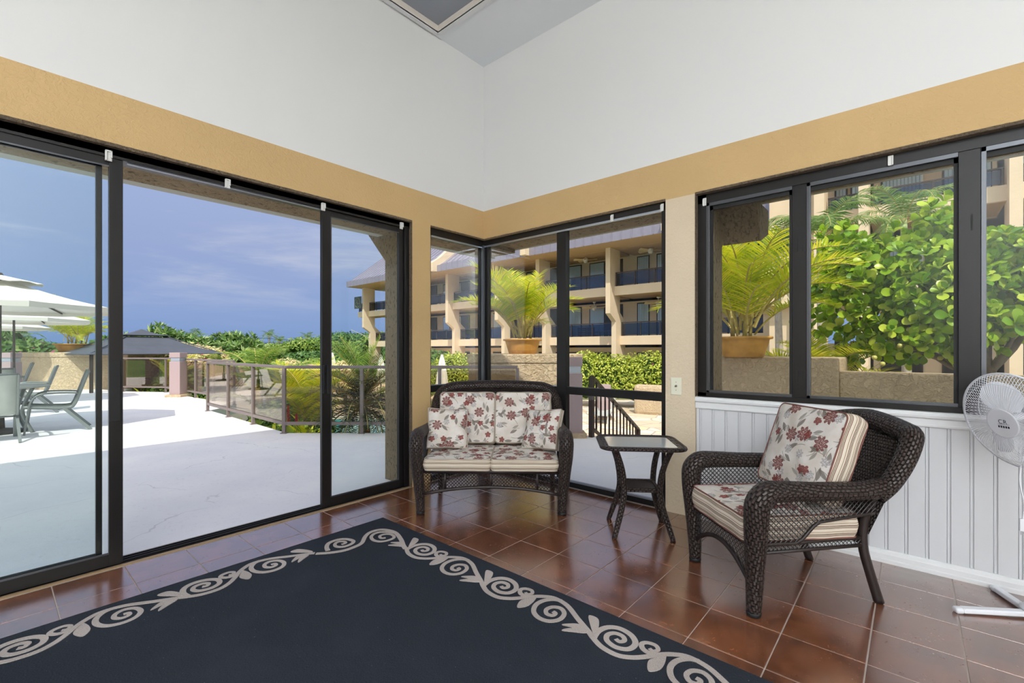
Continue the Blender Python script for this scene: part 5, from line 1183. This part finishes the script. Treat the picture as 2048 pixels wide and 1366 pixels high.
for k, (px, f, zt_, w, lab, mt) in enumerate(((600, 70, 2.2, 7, 'light green tree far beyond the coconut palms', 'far'), (632, 62, 2.9, 5.5, 'rounded far tree just left of the slim door sash', 'far'), (648, 55, 1.2, 5, 'darker far tree low beside the slim door sash', 'fard'), (690, 75, 4.3, 6.5, 'wide dome-shaped tree on the skyline left of the building', 'fard'), (735, 70, 3.9, 6, 'dome-shaped tree right behind the building corner', 'fard'), (780, 66, 4.0, 6, 'far tree seen under the end balcony', 'far'), (520, 60, .9, 6, 'far low tree behind the middle plumerias', 'fard'), (420, 70, 1.2, 8, 'far low tree behind the open doorway', 'fard'), (300, 75, 1.5, 9, 'far low tree behind the gazebo', 'fard'), (120, 70, 1.5, 10, 'far low tree behind the left pot', 'fard'), (680, 40, 0.3, 4, 'sunlit shrubs at the far side of the pool', 'far'), (850, 60, 3, 7, 'far tree behind the condominium', 'fard'))):
    q = P(px, f, -2.2); h = zt_ + 2.2; r_ = random.Random(40 + k)
    bl = [(r_.uniform(-1, 1) * w * .6, r_.uniform(-1, 1) * w * .6, h * r_.uniform(.5, .8), w * .35, w * .35, h * .2) for _ in range(9)] + [(0, 0, h * .55, w * .75, w * .75, h * .42)]
    bush('shade_tree', lab, 'tree', q, bl, 7000, .38, 140 + k, mt, trunk=(h * .4, .3), group='trees on the skyline')
FARC = fronds('far', 3, L=2.6, up=48, droop=105, nl=16, ll=.8, w=.11, mat='frondc', hang=.9, petiole=.12)
for k, (px, f, z, lab) in enumerate(((538, 88, 4.4, 'left one of two far coconut palms over the plumerias'), (559, 84, 3.2, 'right one of two far coconut palms over the plumerias'), (385, 60, 3.3, 'coconut palm crown behind the plumerias in the doorway'), (615, 80, 3.8, 'lone coconut palm before the light green trees'), (40, 55, 3.6, 'coconut palm behind the parasols'))):
    q = P(px, f, -2.2); t = thing('coconut_palm', lab, 'palm', q, 0, 'far coconut palms'); r_ = random.Random(k)
    MB().tube([(0, 0, 0), (.2, 0, (z + 2.2) * .6), (0, 0, z + 1.6)], [.22, .16, .13], 6).build('trunk', MT['palmbark'], t, True, False)
    for j in range(12): add_frond(FARC[j % 3], t, (0, 0, z + 1.6), j * 2.4, R(lerp(-30, 50, j / 12)), r_.uniform(.8, 1.0))
hedge('dense green shrub bank behind the far railing glass', 19.0, -15.2, 15.4, -10.6, 7, .85, .95, -.35, 8000, .2, 91, 'bush', name='shrub', cat='shrub')
hedge('green shrub bank behind the right part of the near railing glass', 10.6, -5.7, 9.4, -4.0, 4, .55, .75, -.75, 4500, .16, 92, 'bush', name='shrub', cat='shrub')
hedge('low sunny shrubs between the corner railing post and the pool', 8.7, -4.2, 8.6, -3.1, 4, .32, .5, -.85, 3000, .12, 93, 'hedge', name='shrub', cat='shrub')
# bedding plants at the railing corner
def strap(label, px, f, z, n_, L, seed, mat, w=.06):
    q = P(px, f, z); t = thing('strap_leaf_plant', label, 'plant', q, 0, 'bedding plants behind the railing'); r = random.Random(seed)
    for k in range(n_):
        a = k * 2.4 + r.uniform(-.3, .3); el = R(r.uniform(35, 82)); v = []; p = Vector((0, 0, 0)); ll = L * r.uniform(.7, 1.1); sd = Vector((-math.sin(a), math.cos(a), 0))
        for i in range(6):
            ww = w * (.5 + .5 * math.sin(math.pi * min(1, .25 + i / 5 * .75))) * (0.1 if i == 5 else 1); v += [p - sd * ww / 2, p + Vector((0, 0, -.006)), p + sd * ww / 2]; e2 = el - R(55) * (i / 5) ** 1.5; p = p + Vector((math.cos(a) * math.cos(e2), math.sin(a) * math.cos(e2), math.sin(e2))) * ll / 5
        b = MB().add(v, [(3 * i + j, 3 * i + 1 + j, 3 * i + 4 + j, 3 * i + 3 + j) for i in range(5) for j in range(2)]); b.build('leaf', MT[mat], t, True, False)
    return t
for k, (px, f, z, n_, L, mt, w, lab) in enumerate(((588, 8.4, -.55, 14, .75, 'frondg', .10, 'dark strap-leaved plant around the red ginger flowers'), (630, 8.1, -.7, 16, .95, 'frond', .12, 'yellow-green strap-leaved plant left of the slim door sash'), (608, 8.0, -.5, 12, .5, 'hedge', .09, 'low leafy plant at the foot of the corner railing post'), (642, 8.0, -.5, 12, .55, 'hedge', .10, 'low leafy plant beside the slim door sash foot'), (700, 8.0, -.55, 9, .5, 'hedge', .11, 'broad-leaved plant below the railing in front of the pool'), (480, 9.0, -.6, 16, .6, 'hedge', .08, 'leafy groundcover below the near railing glass'), (545, 8.6, -.55, 14, .5, 'hedge', .08, 'leafy groundcover left of the corner railing post'), (290, 15.2, -.55, 16, .7, 'hedge', .09, 'leafy groundcover under the far railing'), (395, 13.0, -.5, 12, .6, 'hedge', .09, 'leafy groundcover right of the mauve bollard'))):
    strap(lab, px, f, z, n_, L, 200 + k, mt, w)
for px, py0, py1, f, lab in ((577, 848, 812, 7.75, 'taller red ginger flower spike behind the railing corner'), (593, 852, 830, 7.75, 'shorter red ginger flower spike beside the taller one')):
    q = P(px, f, 0); z0, z1 = Zat(py0, f), Zat(py1, f); t = thing('ginger_flower', lab, 'flower', (q.x, q.y, z0 - .35)); b = MB(); n_ = 9
    MB().tube([(q.x, q.y, z0 - .35), (q.x, q.y, z0 + .02)], .007, 6).build('stem', MT['cane'], t)
    for i in range(n_):
        z = lerp(z0, z1, i / n_); s = .026 * (1 - .5 * i / n_)
        for k in range(5): a = k * 1.2566 + i * .6; b.prism([(q.x, q.y, z), (q.x + s * math.cos(a - .5), q.y + s * math.sin(a - .5), z + .02), (q.x + s * 1.4 * math.cos(a), q.y + s * 1.4 * math.sin(a), z + .045), (q.x + s * math.cos(a + .5), q.y + s * math.sin(a + .5), z + .02)], (0, 0, .006))
    b.build('bracts', MT['red'], t)
for px, py, f, lab in ((735, 864, 7.6, 'orange flower at the deck edge under the railing'), (723, 798, 8.6, 'orange flower in the date palm shade')):
    q = P(px, f, Zat(py, f)); t = thing('orange_flower', lab, 'flower', q); 
    for k in range(7): a = k * .9; MB().add([(0, 0, 0), (.03 * math.cos(a - .4), .03 * math.sin(a - .4), .02), (.075 * math.cos(a), .075 * math.sin(a), .035), (.03 * math.cos(a + .4), .03 * math.sin(a + .4), .02)], [(0, 1, 2, 3)]).build('petal', MT['orange'], t, False, False)
    MB().tube([(0, 0, -.3), (0, 0, 0)], .006, 5).build('stem', MT['cane'], t, False, False)
q = P(668, 16, -1.38); MB2 = MB().lathe([(.0, 0), (.25, .02), (.32, .10), (.26, .18), (.16, .16), (.12, .08)], 16); t = MB2.build('pool_float', MT['teal'], None, True); t.location = q; tag(t, 'small teal float by the pool behind the door handle', 'float')
# utility line
q1, q2 = P(440, 60, 2.6), P(735, 60, 2.0); b = MB()
for dz_ in (0, .5): b.tube([q1 + Vector((0, 0, dz_)), q1.lerp(q2, .5) + Vector((0, 0, dz_ - .3)), q2 + Vector((0, 0, dz_))], .025, 4)
tag(b.build('utility_wire', MT['black']), 'pair of dark utility wires crossing before the far trees', 'wire')
q1, q2 = P(703, 43, Zat(660, 43)), Vector((-36.35, 21.3, 2.3)); tag(MB().tube([q1, q2], .03, 5).build('guy_wire', MT['whitepaint']), 'white wire slanting down to the end of the building', 'wire')
# ================================================================= CONDOMINIUM
D = 20.3
def condo_bay_window(parent, x0, x1, z0, z1, y, dark=False, blind=True):
    w = MB().box(x0 - .05, x1 + .05, y - .06, y, z0, z1 + .05).build('window', MT['dkrail'], parent)
    MB().box(x0, x1, y - .075, y - .065, z0 + .05, z1).build('pane', MT['dark_in'] if dark else MT['pane'], w)
    if blind and not dark:
        b = MB(); k = x0 + .02
        while k < x1 - .03: b.box(k, k + .10, y - .064, y - .061, z0 + .06, z1 - .02); k += .115
        b.build('blind', MT['blinds'], w)
    return w
def balcony(parent, x0, x1, y, zp, yb=23.3, rail=True, posts=3, gl='glass_blue', rh=.80):
    MB().box(x0, x1, y, y + .14, zp - .53, zp).build('parapet', MT['condo'], parent); MB().box(x0, x1, y + .14, yb, zp - .53, zp - .38).build('floor_slab', MT['csoffit'], parent)
    if not rail: return
    t = MB(); zt = zp + rh; t.bar((x0 + .06, y + .09, zt), (x1 - .06, y + .09, zt), .07, .06); n_ = posts
    for k in range(n_ + 1): xx = lerp(x0 + .1, x1 - .1, k / n_); t.bar((xx, y + .09, zp), (xx, y + .09, zt), .06, .06)
    ro = t.build('balcony_railing', MT['dkrail'], parent)
    for k in range(n_): a, c = lerp(x0 + .14, x1 - .14, k / n_), lerp(x0 + .14, x1 - .14, (k + 1) / n_); MB().box(a, c, y + .085, y + .093, zp + .06, zt - .05).build('glass_panel', MT[gl], ro)
bd = thing('apartment_building', 'three-storey tan apartment building with a mauve metal roof and glass balconies', 'building', (-20, 20.3, -1.5))
FX = [(-36.5, 0), (-32.6, 0), (-28.6, 0), (-24.3, 1), (-18.95, 0), (-15.25, 1), (-10.04, 0), (-6.0, 1), (-1.9, 0)]
for x, par in FX:
    prof = [(20.3, 7.6), (20.3, 3.40), (21.0, 2.95), (21.0, -1.6), (22.15, -1.6), (22.15, 3.0), (21.5, 3.5), (21.5, 7.6)]
    b = MB().prism([(x, y, z) for y, z in prof], (.30, 0, 0))
    if par: b.prism([(x, y, z) for y, z in [(18.7, 7.9), (18.7, 7.25), (20.3, 7.25), (22.5, 7.25), (25, 10.4), (25, 12.0), (22.4, 10.9), (19.4, 8.35)]], (.42, 0, 0))
    b.build('fin_wall', MT['condo'], bd)
for i in range(len(FX) - 1):
    x0, x1 = FX[i][0] + .3, FX[i + 1][0]
    balcony(bd, x0, x1, 20.8, 5.0); balcony(bd, x0, x1, 21.5, 2.1); MB().box(x0, x1, 20.9, 23.3, 7.20, 7.5).build('soffit', MT['csoffit'], bd)
    wd = x1 - x0; end = i == 0
    for zf, zt_ in ((4.62, 7.05), (1.72, 4.15), (-1.35, 1.05)):
        if end and zf > 0: continue
        MB().box(x0 - .3, x1, 23.3, 23.5, zf - .3, zf + 2.95).build('back_wall', MT['condo'], bd)
        condo_bay_window(bd, x0 + wd * .08, x0 + wd * .27, zf, zt_, 23.3); condo_bay_window(bd, x0 + wd * .42, x0 + wd * .64, zf, zt_, 23.3, blind=zf > 0, dark=zf < 0); condo_bay_window(bd, x0 + wd * .67, x0 + wd * .90, zf, zt_, 23.3, dark=True)
# roof: eave box, fascia seams, sloping seams
RX0_, RX1_ = -37.2, -1.5
b = MB(); b.prism([(RX0_, y, z) for y, z in [(19.1, 7.24), (19.1, 7.72), (19.5, 7.85), (25.5, 12.4), (25.5, 7.5), (23.2, 7.5), (23.2, 7.38), (21.2, 7.24)]], (RX1_ - RX0_, 0, 0)); b.build('roof', MT['roofmetal'], bd)
MB().box(RX0_ + .02, RX1_, 19.12, 21.2, 7.22, 7.245).build('eave_soffit', MT['csoffit'], bd)
x = RX0_; 
sm = MB()
while x < RX1_:
    b = MB(); b.box(x, x + .05, 19.05, 19.1, 7.24, 7.74); b.bar((x + .025, 19.08, 7.74), (x + .025, 19.5, 7.87), .05, .06); b.bar((x + .025, 19.5, 7.87), (x + .025, 25.4, 12.38), .05, .06)
    b.build('seam', MT['roofmetal'], bd); x += .60
MB().prism([(-37.0, y, z) for y, z in [(21.5, 7.2), (24.9, 7.2), (24.9, 11.5), (22, 9.2)]], (.1, 0, 0)).build('gable_panel', MT['condo'], bd)
balcony(bd, -38.1, -36.5, 20.8, 5.0, 22.5, True, 1)
b = MB().box(-37.6, -36.4, 20.10, 20.18, 6.15 - .95 + .05, 6.15 + .25); sg = thing('building_sign', 'square dark green sign with a round relief at the building end', 'sign', (-37.0, 20.14, 5.2))
b.build('board', MT['sign'], sg, bev=.02); b = MB(); cx_, cz_ = -37.0, 5.83
b.tube([(cx_ + .46 * math.cos(2 * math.pi * k / 40), 20.09, cz_ + .46 * math.sin(2 * math.pi * k / 40)) for k in range(40)], .028, 6, closed=True)
b.tube(catmull([(cx_ - .42, 20.09, cz_ - .1), (cx_ - .1, 20.09, cz_ + .02), (cx_ + .12, 20.09, cz_ + .2), (cx_ + .2, 20.09, cz_ + .4)], 5), .03, 6); b.tube(catmull([(cx_ - .1, 20.09, cz_ + .02), (cx_ + .1, 20.09, cz_ - .1), (cx_ + .42, 20.09, cz_ - .12)], 5), .03, 6); b.tube(catmull([(cx_ - .25, 20.09, cz_ + .3), (cx_ - .12, 20.09, cz_ + .1), (cx_ + .02, 20.09, cz_ - .3)], 5), .025, 6)
b.build('relief', MT['signlt'], sg)
def ceiling_fan(label, x, y, z, sc=1.0, rot=0):
    t = thing('ceiling_fan', label, 'fan', (x, y, z), rot, 'ceiling fans over the balconies'); W_ = MT['whitepaint']
    MB().lathe([(0, .42), (.09, .42), (.10, .36), (.03, .33), (.02, .33), (.02, .16), (.15, .14), (.17, .04), (.13, -.01), (.0, -.01)], 16).build('motor', W_, t, True, False)
    MB().lathe([(.11, -.01), (.14, -.06), (.10, -.14), (0, -.16)], 14).build('lamp_bowl', MT['canvas'], t, True, False)
    for k in range(5):
        a = R(72 * k); c, s = math.cos(a), math.sin(a); MB().prism([(c * .16 - s * .06, s * .16 + c * .06, .07), (c * .16 + s * .06, s * .16 - c * .06, .01), (c * .76 + s * .10, s * .76 - c * .10, -.02), (c * .80, s * .80, .03), (c * .76 - s * .10, s * .76 + c * .10, .08)], (0, 0, .015)).build('blade', MT['fanblade'], t, False, False)
ceiling_fan('ceiling fan over the top balcony left of the middle pillar', -12.4, 21.9, 7.02, 1, .2); ceiling_fan('ceiling fan over the top balcony right of the middle pillar', -8.0, 21.9, 7.02, 1, .5); ceiling_fan('ceiling fan over the second-floor balcony left of the middle pillar', -12.0, 22.3, 3.95); ceiling_fan('ceiling fan over the second-floor balcony right of the middle pillar', -7.7, 22.3, 3.95)
# balcony furniture seen over the railing
for k, (x, y, z, rz, lab) in enumerate(((-12.7, 22.1, 1.72, .3, 'left one of two teak chairs on the second-floor balcony'), (-11.9, 22.1, 1.72, -.2, 'right one of two teak chairs on the second-floor balcony'), (-17.6, 22.1, 1.72, .1, 'teak bench chair on a balcony next to the corner post'))):
    t = thing('balcony_chair', lab, 'chair', (x, y, z), rz, 'balcony furniture'); T_ = MT['teak']
    MB().box(-.28, .28, -.28, .28, .42, .46).build('seat', T_, t, False, False)
    for j in range(4): MB().box(-.28, .28, -.30, -.27, .52 + .12 * j, .59 + .12 * j).build('slat', T_, t, False, False)
    for sx in (-.27, .27):
        MB().box(sx - .025, sx + .025, -.31, -.26, 0, .98).build('leg', T_, t, False, False); MB().box(sx - .025, sx + .025, .24, .29, 0, .66).build('leg', T_, t, False, False); MB().box(sx - .03, sx + .03, -.29, .29, .64, .68).build('arm', T_, t, False, False)
t = thing('balcony_table', 'white round table beside the teak balcony chairs', 'table', (-10.9, 22.2, 1.72), 0, 'balcony furniture'); MB().lathe([(0, .70), (.45, .70), (.45, .73), (0, .73)], 20).build('table_top', MT['whitepaint'], t, False, False); MB().tube([(0, 0, .02), (0, 0, .7)], .04, 8).build('pedestal', MT['whitepaint'], t, False, False); MB().lathe([(0, 0), (.28, 0), (.25, .03), (0, .04)], 16).build('base', MT['whitepaint'], t, False, False)
# right wing seen through the wide window
rw = thing('apartment_building', 'right wing of the tan apartment building above the leafy tree', 'building', (4, 18.6, -1.5))
for x, w in ((.55, .34), (1.97, .30), (5.86, .30), (9.9, .3)): MB().box(x, x + w, 18.1, 19.2, -1.6, 9.2).build('fin_wall', MT['condo'], rw)
MB().box(-1.3, .55, 19.4, 19.7, -1.6, 9.2).build('end_wall', MT['condo'], rw)
b = MB(); b.prism([(x, 18.9, z) for x, z in [(-2.0, 5.5), (-2.0, 3.2), (.55, 3.2), (.55, 4.6), (.2, 5.2), (-.5, 5.5)]], (0, .4, 0)); b.build('rounded_wall', MT['condo'], rw)
for (x0, x1) in ((.89, 1.97), (2.27, 5.86), (6.16, 9.9)):
    for zp in (6.74, 3.84): balcony(rw, x0, x1, 18.6, zp, 21.0, True, 2 if x1 - x0 > 2 else 1, 'glass_blue', .58)
    MB().box(x0, x1, 18.6, 21.0, 8.9, 9.3).build('roof_slab', MT['condo'], rw)
    for zf, zt_ in ((6.3, 8.6), (3.4, 5.75), (-1.2, 1.6)):
        MB().box(x0 - .3, x1 + .3, 21.0, 21.2, zf - .6, zf + 2.75).build('back_wall', MT['condo'], rw); wd = x1 - x0
        condo_bay_window(rw, x0 + wd * .08, x0 + wd * .42, zf, zt_, 21.0, blind=zf > 0, dark=zf < 0); condo_bay_window(rw, x0 + wd * .6, x0 + wd * .95, zf, zt_, 21.0, dark=zf < 0)
    MB().box(x0, x1, 18.7, 18.95, -1.6, -.3).build('garden_wall_base', MT['condo'], rw)
pass
